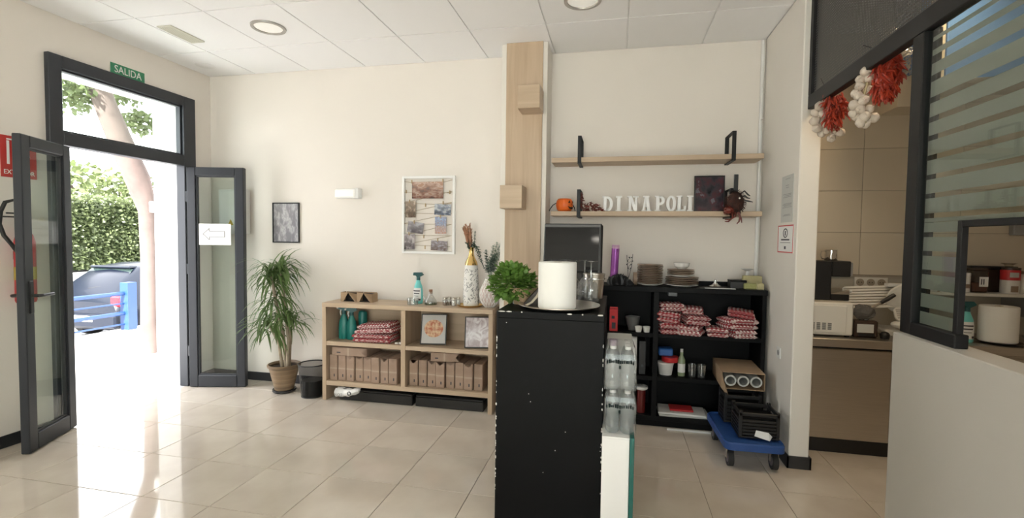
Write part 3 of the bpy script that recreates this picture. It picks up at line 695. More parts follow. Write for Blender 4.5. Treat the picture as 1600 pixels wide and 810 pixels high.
# kraft paper packs, upright rows and one lying on each row
def pack(label, group):
    t = thing('paper_pack', label, 'package', (0, 0, 0), group=group)
    B('wrapper', 'kraft', t, (-.0385, .0385, 0, .27, 0, .232), b=.006)
    B('tape_strip', 'tape', t, (-.0365, .0365, -.001, .02, .105, .118), b=0)
    MB().add([(-.0385, .0, .232), (.0385, .0, .232), (0, -.004, .20)], [(0, 1, 2), (2, 1, 0)]).build('end_flap', 'kraft', t, smooth=0)
    B('stamp', 'ink', t, (.004, .014, -.001, .0, .035, .06), b=0)
    return t
ords = ['first', 'second', 'third', 'fourth', 'fifth', 'sixth', 'seventh', 'eighth']
pk = None
for side, xs, wall in (('left', [-2.487+k*.0835 for k in range(8)], 'left'), ('right', [-1.715+k*.0845 for k in range(8)], 'right')):
    for k, x in enumerate(xs):
        lab = f'{ords[k]} upright kraft paper pack from the left in the lower {side} compartment'
        if pk is None: pk = o = pack(lab, 'kraft paper packs in the bookcase'); o.location = (x, 3.93, BT)
        else: o = dup(pk, label=lab)
        o.location = (x+random.uniform(-.002, .002), 3.925+random.uniform(0, .03), BT); o.rotation_euler = (0, 0, random.uniform(-.03, .03))
o = dup(pk, label='kraft paper pack lying on the upright packs, lower left compartment'); o.location = (-2.50, 3.925, .448); o.rotation_euler = (0, PI/2, 0); o.scale = (1, 1, 1.5)
o = dup(pk, label='torn kraft paper pack lying on the upright packs, lower right compartment'); o.location = (-1.55, 3.94, .449); o.rotation_euler = (0, PI/2, .12); o.scale = (1, .8, 1.1)
# folded gingham cloth
def cloth(label, L, W, Ht, loc, rz=0, tilt=(0, 0), folds=3, group='folded red gingham napkins', seed=0):
    rnd = random.Random(seed); t = thing('folded_napkin', label, 'napkin', loc, rot=(tilt[0], tilt[1], rz), group=group)
    for f in range(folds):
        z0, z1 = Ht*f/folds, Ht*(f+1)/folds+.003; hh = (z1-z0)/2; zc = (z0+z1)/2; ny, nx = 12, 9
        shrink = rnd.uniform(.92, 1); dx = rnd.uniform(-.006, .006); dy = rnd.uniform(-.006, .006)
        mb = MB(); uv = []; prof = []
        wx = W/2*shrink
        for k in range(nx): prof.append((-wx+2*wx*k/(nx-1), hh))
        for k in range(1, 4): a = PI/2-PI*k/4; prof.append((wx+hh*math.cos(a), hh*math.sin(a)))
        for k in range(nx): prof.append((wx-2*wx*k/(nx-1), -hh))
        for k in range(1, 4): a = -PI/2-PI*k/4; prof.append((-wx+hh*math.cos(a), hh*math.sin(a)))
        per = [0]
        for a, b_ in zip(prof, prof[1:]): per.append(per[-1]+math.dist(a, b_))
        vs = []; fs = []; n = len(prof)
        for j in range(ny+1):
            y = -L/2+L*j/ny; e = min(1, .35+ .65*math.sin(PI*min(1, max(0, .02+.48*min(j, ny-j)/1.5)))) if min(j, ny-j) < 2 else 1
            for i, (x, z) in enumerate(prof):
                wv = .16*hh*math.sin(y*60+f*2+seed)+.14*hh*math.sin(x*70+seed*1.7)
                vs.append((x*shrink+dx+.004*math.sin(y*25+seed), y+dy, zc+z*e+(wv if z > 0 else -abs(wv)*.2))); uv.append((per[i]+seed*.013, y+.007*seed))
        for j in range(ny):
            for i in range(n): fs.append((j*n+i, j*n+(i+1) % n, (j+1)*n+(i+1) % n, (j+1)*n+i))
        for j in (0, ny):                                            # close the ends
            c = len(vs); vs.append((dx, (-L/2 if j == 0 else L/2)+dy, zc)); uv.append((.0, .0))
            for i in range(n): fs.append((c, j*n+(i+1) % n, j*n+i) if j == 0 else (c, j*n+i, j*n+(i+1) % n))
        mb.add(vs, fs); mb.uv = uv; mb.build('cloth_layer', 'gingham', t, smooth=70)
    return t
cloth('lower folded red gingham cloth in the upper left compartment', .22, .37, .075, (-2.11, 4.03, SH), .05, folds=2, seed=1)
cloth('upper folded red gingham cloth in the upper left compartment', .20, .34, .085, (-2.09, 4.04, SH+.081), -.06, (.0, -.09), folds=2, seed=2)
# teal bottles
def spray(name, label, cat, loc, body, head, s=1.0, rz=0, trigger=True, labelled=False, group=None):
    t = thing(name, label, cat, loc, rz, group)
    k = s
    MB().lathe([(0, 0), (.036*k, 0), (.042*k, .01*k), (.042*k, .10*k), (.036*k, .15*k), (.022*k, .185*k), (.016*k, .205*k), (.016*k, .215*k), (0, .215*k)], 20, sx=1, sy=.72).build('bottle', body, t)
    if trigger:
        MB().cyl((0, 0, .205*k), (0, 0, .232*k), .017*k, n=14).build('collar', head, t)
        mb = MB().extr([(-.045*k, .245*k), (-.04*k, .27*k), (.03*k, .272*k), (.048*k, .25*k), (.015*k, .232*k), (-.012*k, .23*k), (-.018*k, .243*k)], -.012*k, .012*k)
        mb.build('spray_head', head, t)
        MB().tube([(-.022*k, 0, .245*k), (-.03*k, 0, .22*k), (-.024*k, 0, .195*k)], .005*k, 6).build('trigger_lever', 'white', t)
        MB().cyl((-.045*k, 0, .257*k), (-.058*k, 0, .257*k), .008*k, n=10).build('nozzle', 'white', t)
    else: MB().lathe([(.017*k, .205*k), (.019*k, .21*k), (.019*k, .235*k), (0, .237*k)], 16).build('cap', head, t)
    if labelled:
        mb = MB().lathe([(.0425*k, .025*k), (.0428*k, .03*k), (.0428*k, .105*k), (.039*k, .138*k)], 14, sy=.735, a0=PI*1.12, a1=PI*1.78)
        l = mb.build('label', 'white', t)
        MB().lathe([(.0436*k, .108*k), (.0425*k, .117*k)], 14, sy=.75, a0=PI*1.15, a1=PI*1.7).build('label_swoosh', 'ink', l)
        for z0, z1, a, b_ in ((.086, .095, 1.25, 1.66), (.066, .070, 1.28, 1.6), (.03, .045, 1.6, 1.75)):
            MB().lathe([(.0437*k, z0*k), (.0437*k, z1*k)], 10, sy=.75, a0=PI*a, a1=PI*b_).build('label_print', 'ink', l)
    return t
for x, y, s_, tr_, lab in ((-2.45, 4.05, 1.12, True, 'leftmost teal bottle, with spray head, in the upper left compartment'), (-2.365, 4.04, 1.08, True, 'middle teal bottle, beside the gingham cloth stack'), (-2.325, 4.17, 1.2, False, 'rearmost teal bottle without spray head behind the gingham cloths')):
    if tr_: spray('cleaner_bottle', lab, 'bottle', (x, y, SH), 'teal', 'navy', s_, .3, True, group='teal cleaner bottles')
    else:
        t = thing('cleaner_bottle', lab, 'bottle', (x, y, SH), group='teal cleaner bottles')
        MB().lathe([(0, 0), (.038, 0), (.042, .01), (.042, .215), (.036, .24), (.02, .25), (0, .252)], 20).build('bottle', 'teal', t)
t = thing('chalk_pieces', 'small white pieces at the right end of the upper left shelf', 'pieces', (-1.86, 3.96, SH))
B('piece', 'ceramic', t, (-.035, .0, -.01, .01, 0, .014), b=.004); B('piece', 'ceramic', t, (.005, .03, -.008, .012, 0, .02), b=.004)
# framed pictures standing on the upper right shelf
def stand_pic(label, loc, rz, w, h, mat):
    t = thing('photo_stand', label, 'picture', loc, rot=(-.26, 0, rz), group='framed food pictures in the bookcase'); f = .009
    B('frame', 'black', t, (-w, -w+f, -.012, 0, 0, h), (w-f, w, -.012, 0, 0, h), (-w+f, w-f, -.012, 0, 0, f), (-w+f, w-f, -.012, 0, h-f, h), (-w+f, w-f, -.004, 0, f, h-f))
    B('picture', mat, t, (-w+f, w-f, -.008, -.004, f, h-f), b=0)
    MB().tube([(0, .0, h*.7), (0, .10, .02)], .004, 6).build('easel_back', 'black', t)
    return t
def pizza():
    m, nt, b = _mat('pizza_print'); tc = nt.nodes.new('ShaderNodeTexCoord')
    mp = nt.nodes.new('ShaderNodeMapping'); mp.inputs['Location'].default_value = (-.5, 0, -.52); nt.links.new(tc.outputs['Generated'], mp.inputs['Vector'])
    mp2 = nt.nodes.new('ShaderNodeVectorMath'); mp2.operation = 'MULTIPLY'; mp2.inputs[1].default_value = (1, 0, 1.3); nt.links.new(mp.outputs[0], mp2.inputs[0])
    ln = nt.nodes.new('ShaderNodeVectorMath'); ln.operation = 'LENGTH'; nt.links.new(mp2.outputs[0], ln.inputs[0])
    n = nt.nodes.new('ShaderNodeTexNoise'); n.inputs['Scale'].default_value = 9; nt.links.new(tc.outputs['Generated'], n.inputs['Vector'])
    r1 = nt.nodes.new('ShaderNodeValToRGB'); e = r1.color_ramp.elements; e[0].position = .35; e[0].color = (.42, .09, .03, 1); e[1].position = .65; e[1].color = (.75, .52, .30, 1)
    nt.links.new(n.outputs['Fac'], r1.inputs['Fac'])
    st_ = nt.nodes.new('ShaderNodeMath'); st_.operation = 'GREATER_THAN'; st_.inputs[1].default_value = .40; nt.links.new(ln.outputs['Value'], st_.inputs[0])
    mx = nt.nodes.new('ShaderNodeMix'); mx.data_type = 'RGBA'; mx.inputs['B'].default_value = (.52, .50, .48, 1)
    nt.links.new(st_.outputs[0], mx.inputs['Factor']); nt.links.new(r1.outputs['Color'], mx.inputs['A']); nt.links.new(mx.outputs['Result'], b.inputs['Base Color'])
    b.inputs['Roughness'].default_value = .15; return m
stand_pic('black framed pizza picture leaning in the upper right compartment', (-1.555, 4.01, SH+.003), .18, .115, .27, pizza())
stand_pic('black framed pale violet picture at the right of the upper right compartment', (-1.135, 3.975, SH+.003), .22, .115, .27, printed('violet_print', [(.34, .26, .30), (.62, .58, .63), (.85, .85, .88)], 3, [(0, (.6, .55, .58)), (.5, (.8, .8, .84)), (1, (.38, .28, .27))], .15, 9, dist=1.5))
# under the bookcase
for x0, x1, lab in ((-2.43, -1.72, 'left flat black case on the floor under the bookcase'), (-1.69, -1.07, 'right flat black case on the floor under the bookcase')):
    t = thing('flat_case', lab, 'case', ((x0+x1)/2, 4.06, .001), group='flat black cases under the bookcase'); w = (x1-x0)/2
    B('case_body', 'black', t, (-w, w, -.12, .16, 0, .085), b=.006); B('case_lid', 'black', t, (-w+.004, w-.004, -.117, .157, .086, .1), b=.004)
t = thing('printed_paper_bag', 'crumpled white printed bag tucked under the bookcase left end', 'bag', (-2.37, 3.95, .03))
mb = MB(); vs = []; fs = []
for j in range(5):
    for i in range(13):
        u = i/12; v = j/4
        vs.append((-.085+.235*u, -.03-.03*math.sin(PI*v)+.012*math.sin(u*7), .0+.085*v*(1-.45*u)+.065*u*u*.8+.004*math.sin(u*20+j)))
for j in range(4):
    for i in range(12): fs.append((j*13+i, j*13+i+1, (j+1)*13+i+1, (j+1)*13+i))
vs2 = [(x, y+.035, z) for x, y, z in vs]; nn = len(vs)
fs2 = [tuple(reversed([q+nn for q in f])) for f in fs]
mb.add(vs+vs2, fs+fs2+[(i, i+nn, i+1+nn, i+1) for i in range(12)]); mb.build('bag_body', 'paper', t, smooth=60)
text('NOT', .036, 'inkgrey', t, (-.03, -.078, .037), (PI/2, -.03, 0), align='CENTER')
MB().arc(.075, .056, (.018, .018), (.013, .013), 0, 2*PI, -.080, -.074, 16).build('printed_ring', 'ink', t)

# ---- on top of the bookcase
for x, lab, rz in ((-2.385, 'left folded kraft card holder on the bookcase', .1), (-2.222, 'right folded kraft card holder on the bookcase', -.05)):
    t = thing('card_holder', lab, 'holder', (x, 4.08, TOP), rz, 'kraft card holders on the bookcase')
    B('card_back', 'card', t, (-.075, .065, .05, .054, 0, .082), b=.001)
    mb = MB().add([(-.085, -.05, .0), (-.06, -.052, 0), (-.022, -.055, .066), (-.012, -.055, .085), (-.083, -.05, .085)], [(0, 1, 2, 3, 4), (4, 3, 2, 1, 0)])
    mb.add([(.05, -.05, .0), (.068, -.05, 0), (.07, -.05, .075), (-.012, -.055, .085), (-.002, -.055, .066)], [(0, 1, 2, 3, 4), (4, 3, 2, 1, 0)]); mb.build('card_front', 'card', t, smooth=0)
    B('card_side', 'card', t, (-.085, -.081, -.05, .052, 0, .084), b=0); B('card_side', 'card', t, (.066, .07, -.05, .052, 0, .076), b=0)
    B('shade_sheet', 'black', t, (-.075, .062, .03, .04, .002, .074), b=0)  # black sheet standing in for the shade inside the holder
    B('shade_floor', 'black', t, (-.08, .066, -.045, .05, 0, .003), b=0)  # floor coloured black so the opening looks shaded
spray('spray_cleaner', 'aqua spray cleaner bottle with dark trigger on the oak bookcase', 'bottle', (-1.735, 4.10, TOP), 'aqua', 'navy', 1.04, .0, labelled=True)
p = aY(645, 470, 4.0)
t = thing('glass_tumbler', 'small clear glass standing before the aqua spray bottle', 'glass', (p.x, 4.0, TOP))
MB().lathe([(0, .004), (.045, .004), (.048, .06), (.05, .06), (.047, 0), (0, 0)], 24).build('tumbler', 'thinglass', t)
p = aY(673, 470, 4.06)
t = thing('oil_flask', 'conical glass oil flask with cork on the oak bookcase', 'flask', (p.x, 4.06, TOP))
MB().lathe([(0, 0), (.055, 0), (.058, .008), (.05, .04), (.02, .085), (.017, .115), (.021, .12)], 24).build('flask', 'thinglass', t)
MB().lathe([(0, .003), (.052, .003), (.052, .018), (0, .018)], 24).build('oil', pm('green_oil', (.03, .06, .012), .2), t)
MB().lathe([(0, .10), (.013, .10), (.017, .135), (0, .137)], 14).build('cork', 'cork', t)
MB().tube([(-.045, 0, .03), (-.07, 0, .07), (-.072, 0, .08)], [.006, .004, .003], 8).build('spout', 'thinglass', t)
for k, (px, fill, lab) in enumerate(((695, 'dish', 'leftmost small spice shaker on the bookcase'), (702, 'dish', 'second small spice shaker from the left on the bookcase'), (709, 'ceramic', 'third small spice shaker from the left, filled white'), (716, 'ceramic', 'small white filled spice shaker next to the white vase'))):
    p = aY(px, 472, 4.08 if k % 2 else 4.04)
    t = thing('spice_shaker', lab, 'shaker', (p.x, p.y, TOP), group='spice shakers on the bookcase')
    MB().lathe([(0, 0), (.019, 0), (.02, .005), (.02, .05), (.017, .058)], 16).build('jar', 'thinglass', t)
    MB().lathe([(0, .003), (.0175, .003), (.0175, .03 if k < 2 else .05), (0, .03 if k < 2 else .05)], 14).build('contents', fill if k > 1 else 'plate', t)
    MB().lathe([(.019, .056), (.019, .072), (.015, .075), (0, .075)], 16).build('lid', 'steel', t)
t = thing('gold_tray', 'round gold tray under the white vase', 'tray', (-1.236, 4.06, TOP))
MB().lathe([(0, .002), (.095, .002), (.112, .012), (.115, .016), (.111, .012), (.095, 0), (0, 0)], 36).build('tray', 'gold', t)
# white vase with incised leaf pattern and gold neck
VX, VY, VZ = -1.228, 4.07, TOP+.003
t = thing('patterned_vase', 'tall white vase with dark leaf pattern and gold neck', 'vase', (VX, VY, VZ))
prof = [(0, 0), (.062, 0), (.068, .008), (.071, .05), (.067, .2), (.058, .33), (.056, .36)]
MB().lathe(prof, 32).build('vase_body', 'vasewhite', t)
MB().lathe([(.057, .36), (.052, .385), (.03, .43), (.022, .46), (.021, .50), (.028, .515), (.024, .515), (.017, .49)], 28).build('gold_neck', 'gold', t)
mb = MB()
def rv(z):
    for (r0, z0), (r1, z1) in zip(prof[2:], prof[3:]):
        if z0 <= z <= z1: return r0+(r1-r0)*(z-z0)/(z1-z0)
    return .06
for i in range(150):
    a = random.uniform(PI*.95, PI*2.1); z = random.uniform(.03, .33); sl = random.choice((-1, 1))*random.uniform(.3, 1.1); L = random.uniform(.015, .03)
    pts = []
    for (s_, w_) in ((0, 0), (.5, .0035), (1, 0), (.5, -.0035)):
        aa = a+(s_-.5)*L*math.sin(sl)/.065+w_*math.cos(sl)/.065*1.0; zz_ = z+(s_-.5)*L*math.cos(sl)-w_*math.sin(sl); r = rv(zz_)+.0008
        pts.append((r*math.cos(aa), r*math.sin(aa), zz_))
    mb.add(pts, [(0, 1, 2, 3), (3, 2, 1, 0)])
mb.build('leaf_pattern', 'vasecut', t, smooth=0, kind='stuff')
def sprig(t, path, mat, n, lw, ll, name='eucalyptus_sprig'):
    mb = MB(); pts = [Vector(q) for q in path]; mb.tube(pts, .0025, 5)
    for i in range(n):
        u = (.25+.75*i/n)*(len(pts)-1); k = min(int(u), len(pts)-2); c = pts[k].lerp(pts[k+1], u-k); ax = (pts[k+1]-pts[k]).normalized()
        for s_ in (0, PI):
            a = s_+i*1.1+random.uniform(-.3, .3); o_ = ax.orthogonal(); d = Matrix.Rotation(a, 3, ax) @ o_ + ax*.5
            mb.leaf(c, d, d.cross(ax), ll*random.uniform(.8, 1.2)*(1.15-.5*i/n), lw*(1.15-.5*i/n), .2, 2)
    return mb.build(name, mat, t, smooth=60, kind='stuff')
for i in range(6):                                                          # dried pampas in the white vase
    dx = (-.065, -.05, -.03, -.012, -.04, -.005)[i]; tz = (.68, .70, .69, .71, .66, .66)[i]
    mb = MB(); mb.tube([(0, 0, .48), (dx*.55, random.uniform(-.02, .02), .55), (dx*1.2, random.uniform(-.02, .02), tz)], [.003, .011, .005], 8)
    for k in range(40):
        u = random.random(); c = Vector((dx*(.5+.7*u), random.uniform(-.012, .012), .54+(tz-.54)*u)); mb.leaf(c, (random.uniform(-.5, .5), random.uniform(-.5, .5), 1), (1, 0, 0), .03, .004, 0, 1)
    mb.build('pampas_plume', 'pampas', t, smooth=60)
for i in range(8): sprig(t, [(0, 0, .47), (random.uniform(-.035, .02), random.uniform(-.03, .01), .51), (random.uniform(-.06, .04), random.uniform(-.05, 0), .56)], 'eucdark', 6, .012, .02, 'small_sprig')
for pth in ([(0, 0, .49), (.03, -.01, .55), (.035, -.01, .66)], [(0, 0, .49), (.04, -.02, .52), (.085, -.03, .42), (.13, -.03, .33)], [(0, 0, .49), (.045, -.0, .53), (.08, -.02, .47), (.11, -.02, .36)]): sprig(t, pth, 'eucdark', 17, .017, .024)
# pink diamond vase with eucalyptus
t = thing('pink_vase', 'pale pink diamond textured vase with eucalyptus', 'vase', (-1.055, 4.05, TOP))
vs = []; fs = []; rows = [(.035, 0), (.062, .03), (.082, .07), (.088, .11), (.08, .155), (.06, .2), (.042, .235), (.036, .25)]; nn = 16
for j, (r, z) in enumerate(rows):
    for k in range(nn): a = 2*PI*(k+.5*(j % 2))/nn; vs.append((r*math.cos(a), r*math.sin(a), z))
cnt = len(vs)
for j in range(len(rows)-1):
    for k in range(nn):
        o0, o1 = j*nn, (j+1)*nn
        t_ = [(o0+k, o0+(k+1) % nn, o1+(k if j % 2 == 0 else (k+1) % nn)), (o0+(k+1 if j % 2 == 0 else k) % nn, o1+(k+1) % nn, o1+k)]
        fs += t_
vs = [(x*(1.0), y, z) for x, y, z in vs]
vf = MB().add(vs, fs)
vf.build('vase_body', 'pink', t, smooth=0)
mb = MB()                                                                # raised diamond ribs
for f in fs:
    for a, b_ in ((f[0], f[1]), (f[1], f[2]), (f[2], f[0])):
        if a < b_ and abs(a//nn-b_//nn) == 1: mb.tube([vs[a], vs[b_]], .0035, 4, cap=False)
mb.build('diamond_ribs', 'vasewhite', t)
for pth in ([(0, 0, .24), (-.02, 0, .36), (-.035, -.01, .50)], [(0, 0, .24), (.015, 0, .4), (.03, 0, .54)], [(0, 0, .24), (.03, -.01, .4), (.065, -.01, .57)], [(0, 0, .24), (.04, .01, .42), (.09, .02, .56)], [(0, 0, .24), (.05, -.02, .38), (.10, -.02, .50)], [(0, 0, .24), (0, -.03, .38), (.055, -.03, .45)]):
    sprig(t, pth, 'eucdark' if pth[-1][0] < 0 else 'euc', 22, .034, .04)
# ================================================================== alcove: two bracket shelves
def bracket_shelf(label, z0, z1, zb, zt):
    t = thing('bracket_shelf', label, 'shelf', (.285, 4.03, z0), group='oak shelves in the alcove')
    B('board', 'oak_x', t, (-.815, .812, 0, .248, 0, z1-z0))
    for x in (-.585, .595):
        b0, b1, y0, y1, th = zb-z0, zt-z0, -.008, .249, .007
        B('bracket', 'dark_frame', t, (x-.015, x+.015, y0, y0+th, b0, b1), (x-.015, x+.015, y1-th, y1, b0, b1), (x-.015, x+.015, y0+th, y1-th, b0, b0+th), (x-.015, x+.015, y0+th, y1-th, b1-th, b1), b=.001)
bracket_shelf('upper oak shelf on black loop brackets in the alcove, empty', 2.124, 2.163, 2.112, 2.338)
bracket_shelf('lower oak shelf on black loop brackets holding the white letters', 1.684, 1.722, 1.672, 1.9)
LZ = 1.7225
# white slab-serif letters
lh = .128; sw = .026; sf = .013; y0, y1 = -.009, .009
def letter(ch, px0, px1):
    a = aY(px0, 320, 4.1).x; b_ = aY(px1, 320, 4.1).x; w = b_-a; mb = MB()
    def st(x0, x1, z0, z1): mb.box(x0, x1, y0, y1, z0, z1, .001)
    def dg(x0, x1, z0, z1, t_): mb.extr([(x0, z0), (x0+t_, z0), (x1+t_, z1), (x1, z1)], y0+.0004, y1-.0004)
    if ch == 'I': st(w/2-sw/2, w/2+sw/2, sf, lh-sf); st(0, w, 0, sf); st(0, w, lh-sf, lh)
    if ch in 'DPL':
        st(.01, .01+sw, sf, lh-sf); st(0, .01+sw+.012, 0, sf)
        st(0, .01+sw+.012, lh-sf, lh)
    if ch == 'D': mb.arc(w*.40, lh/2, (w*.60, lh/2), (w*.60-sw*.9, lh/2-.02), -PI/2, PI/2, y0, y1, 16); st(.03, w*.42, 0, .02); st(.03, w*.42, lh-.02, lh)
    if ch == 'P': mb.arc(w*.45, lh*.70, (w*.55, lh*.30), (w*.55-sw*.9, lh*.30-.018), -PI/2, PI/2, y0, y1, 14); st(.03, w*.47, lh*.40, lh*.40+.018); st(.03, w*.47, lh-.018, lh)
    if ch == 'L': st(.03, w, 0, sf+.005); st(w-.016, w, 0, .045)
    if ch == 'O': mb.arc(w/2, lh/2, (w/2, lh/2), (w/2-sw*.85, lh/2-.019), 0, 2*PI, y0, y1, 24)
    if ch == 'N':
        st(.012, .03, 0, lh); st(w-.03, w-.012, 0, lh); dg(.012, w-.036, lh, 0, .024); st(0, .044, 0, sf); st(-.002, .036, lh-sf, lh); st(w-.046, w, lh-sf, lh)
    if ch == 'A':
        dg(.010, w/2-.012, sf, lh, .014); dg(w-.036, w/2-.012, sf, lh, .026); st(w*.25, w*.75, .036, .05); st(0, .036, 0, sf); st(w-.044, w, 0, sf); st(w/2-.026, w/2+.02, lh-sf, lh)
    o = mb.build('letter_'+ch.lower(), 'whitepaint', None); o.location = (a, 4.1, LZ); o.rotation_euler.z = random.uniform(-.06, .06)
    return o
for ch, a, b_, lab in (('D', 941, 957.5, 'white slab-serif letter D, first of the row'), ('I', 962, 972, 'white slab-serif letter I between D and N'), ('N', 980, 998, 'white slab-serif letter N'), ('A', 1002, 1018, 'white slab-serif letter A'), ('P', 1023, 1038.5, 'white slab-serif letter P'), ('O', 1041, 1056, 'white slab-serif letter O'), ('L', 1056.5, 1071.5, 'white slab-serif letter L'), ('I', 1073, 1083, 'white slab-serif letter I at the end beside the picture')):
    tag(letter(ch, a, b_), lab, 'letter', 'white letters on the lower shelf')
# pumpkin bucket
t = thing('pumpkin_bucket', 'orange jack-o-lantern bucket with black handle on the lower shelf', 'bucket', (-.425, 4.12, LZ))
vs = []; fs = []; rows = [(0, .002), (.05, 0), (.066, .02), (.074, .055), (.068, .09), (.055, .108), (.048, .108), (.05, .095)]; nn = 40
for (r, z) in rows:
    for k in range(nn): a = 2*PI*k/nn; q = r*(1-.05*abs(math.cos(a*5))); vs.append((q*math.cos(a), q*math.sin(a), z))
for j in range(len(rows)-1):
    for k in range(nn): fs.append((j*nn+k, j*nn+(k+1) % nn, (j+1)*nn+(k+1) % nn, (j+1)*nn+k))
MB().add(vs, fs).build('bucket', 'orange', t, smooth=60)
mb = MB()
def facep(u, v): a = -PI/2+.95+u; return ((.0755)*math.cos(a), .0755*math.sin(a), v)
for poly in ([(-.45, .07), (-.15, .07), (-.28, .095)], [(.15, .07), (.45, .07), (.28, .095)], [(-.06, .055), (.06, .055), (0, .068)], [(-.5, .045), (-.25, .02), (.25, .02), (.5, .045), (.2, .034), (.1, .042), (0, .034), (-.2, .036)]):
    q = [facep(*k) for k in poly]; mb.add(q, [tuple(range(len(q))), tuple(reversed(range(len(q))))])
mb.build('carved_face', 'black', t, smooth=0)
MB().tube([(-.068, 0, .075), (-.10, -.0, .055), (-.125, 0, .02), (-.13, 0, .004)], .004, 6).tube([(.068, 0, .06), (.085, 0, .03), (.09, 0, .005)], .004, 6).build('handle', 'black', t)
def chili(mb, c, d, L, r):
    d = Vector(d).normalized(); u = d.orthogonal(); k = random.uniform(-.25, .25); c = Vector(c)
    mb.tube([c, c+d*L*.3+u*L*k*.5, c+d*L*.7+u*L*k, c+d*L+u*L*k*.6], [r*.7, r, r*.75, r*.15], 5)
t = thing('dried_chili_garland', 'dark red dried chili garland lying beside the pumpkin bucket', 'garland', (-.20, 4.10, LZ))
mb = MB()
for i in range(75):
    x = random.uniform(-.075, .085); z = max(.006, random.uniform(.0, .075)*(1-abs(x)/.14)); chili(mb, (x, random.uniform(-.04, .04), z), (random.uniform(-1, 1), random.uniform(-.6, .6), random.uniform(-.1, .35)), random.uniform(.02, .04), .005)
for i in range(45): chili(mb, (-.085+random.uniform(-.008, .008), random.uniform(-.035, .0), .03+.13*i/45), (random.uniform(-.4, .4), random.uniform(-.6, .2), random.uniform(-1, .2)), .03, .005)
mb.build('chilies', 'chilidark', t, smooth=60, kind='stuff')
t = thing('framed_picture', 'dark framed picture of figures on the lower alcove shelf', 'picture', (.737, 4.16, LZ), rot=(-.1, 0, 0))
w, h = .116, .295
B('frame', 'black', t, (-w, -w+.01, -.014, 0, 0, h), (w-.01, w, -.014, 0, 0, h), (-w+.01, w-.01, -.014, 0, 0, .01), (-w+.01, w-.01, -.014, 0, h-.01, h), (-w+.01, w-.01, -.003, 0, .01, h-.01))
B('print', printed('dark_crowd_print', [(.008, .008, .014), (.025, .025, .035), (.06, .04, .05), (.22, .22, .26), (.13, .02, .03)], 3.5, [(0, (.12, .06, .07)), (.25, (.05, .03, .04)), (.5, (.015, .015, .02)), (.8, (.06, .07, .1)), (1, (.03, .03, .04))], .2, 4), t, (-w+.01, w-.01, -.008, -.003, .01, h-.01), b=0)
# hanging spider ornament on the right bracket
t = thing('spider_ornament', 'dark furry spider ornament hanging on the right shelf bracket', 'ornament', (.893, 3.985, 1.70))
mb = MB().ball((0, 0, .085), (.062, .04, .085), 14, 10)
for i in range(260):
    v = Vector((random.gauss(0, 1), random.gauss(0, 1), random.gauss(0, 1))).normalized(); c = Vector((v.x*.062, v.y*.04, .085+v.z*.085)); mb.leaf(c, v+Vector((0, 0, -.6)), v.orthogonal(), .02, .004, .5, 1)
mb.build('body', pm('dark_fur', (.02, .014, .012), .9, c2=(.07, .02, .012), vs=50), t, smooth=60)
mb = MB().ball((-.045, -.01, .03), (.04, .03, .028), 12, 8)
for i in range(120):
    v = Vector((random.gauss(0, 1), random.gauss(0, 1), random.gauss(0, 1))).normalized(); mb.leaf(Vector((-.045, -.01, .03))+v*.028, v+Vector((0, 0, -.5)), v.orthogonal(), .02, .004, .5, 1)
mb.build('head', 'chilidark', t, smooth=60)
for i, pth in enumerate(([(.03, 0, .15), (.06, -.01, .172), (.085, -.01, .145), (.1, -.01, .135)], [(.04, 0, .13), (.065, -.01, .135), (.08, -.01, .12), (.1, -.01, .115)], [(.045, 0, .12), (.065, -.01, .1), (.09, -.01, .095), (.12, -.01, .088)], [(-.04, 0, .15), (-.05, -.01, .18), (-.02, -.01, .178)],
    [(0, -.01, .02), (.0, -.02, -.02), (-.04, -.02, -.045), (-.075, -.02, -.045)], [(-.02, -.01, .01), (-.02, -.02, -.03), (-.05, -.02, -.06), (-.075, -.02, -.06)], [(.01, -.01, .02), (.03, -.02, -.03), (.025, -.02, -.06), (.01, -.02, -.078)], [(.02, -.01, .02), (.04, -.02, -.04), (.045, -.02, -.07)])):
    MB().tube(pth, [.006]*(len(pth)-1)+[.003], 6).build('leg', 'chilidark' if i > 3 else 'black', t)
MB().ball((.02, -.04, .115), .007, 8, 6).build('bead_eye', 'ceramic', t)
B('hanging_strap', 'black', t, (-.016, .016, -.004, .004, .12, .3), b=.003)

# conduit in the corner, wall papers, socket
p = aY(1196, 65, 4.25)
t = thing('conduit', 'thin white conduit pipe running down the alcove corner', 'pipe', (1.125, 4.262, 1.14))
MB().cyl((0, 0, 0), (0, 0, 1.96), .013, n=12).build('pipe', 'white', t); MB().tube([(0, -.008, 1.32), (0, -.05, 1.33)], .005, 6).build('clip', 'white', t)
def sheet(name, label, cat, Y0, Y1, z0, z1, mat):
    t = thing(name, label, cat, (1.149, (Y0+Y1)/2, z0)); h = (Y1-Y0)/2
    return t, B('sheet', mat, t, (-.003, 0, -h, h, 0, z1-z0), b=0), h
a, b_ = aX(1223, 280, 1.149), aX(1241, 275, 1.149)
t, s_, h = sheet('notice_sheet', 'grey printed notice sheet on the alcove side wall', 'notice', b_.y, a.y, 1.625, 1.945, 'sheet')
mb = MB()
for i, (z, f) in enumerate(((.295, .5), (.25, .3), (.235, .3), (.19, .75), (.18, .7), (.17, .75), (.125, .8), (.118, .8), (.11, .75), (.10, .8), (.05, .6), (.043, .7))): mb.box(-.0042, -.003, -h*f, h*f*(.9 if i % 2 else .7), z, z+.004)
mb.build('printed_lines', 'inkgrey', s_)
a, b_ = aX(1217, 355, 1.149), aX(1241, 350, 1.149)
t, s_, h = sheet('no_smoking_notice', 'white notice with red border below the grey sheet', 'notice', b_.y, a.y, 1.415, 1.605, 'paper')
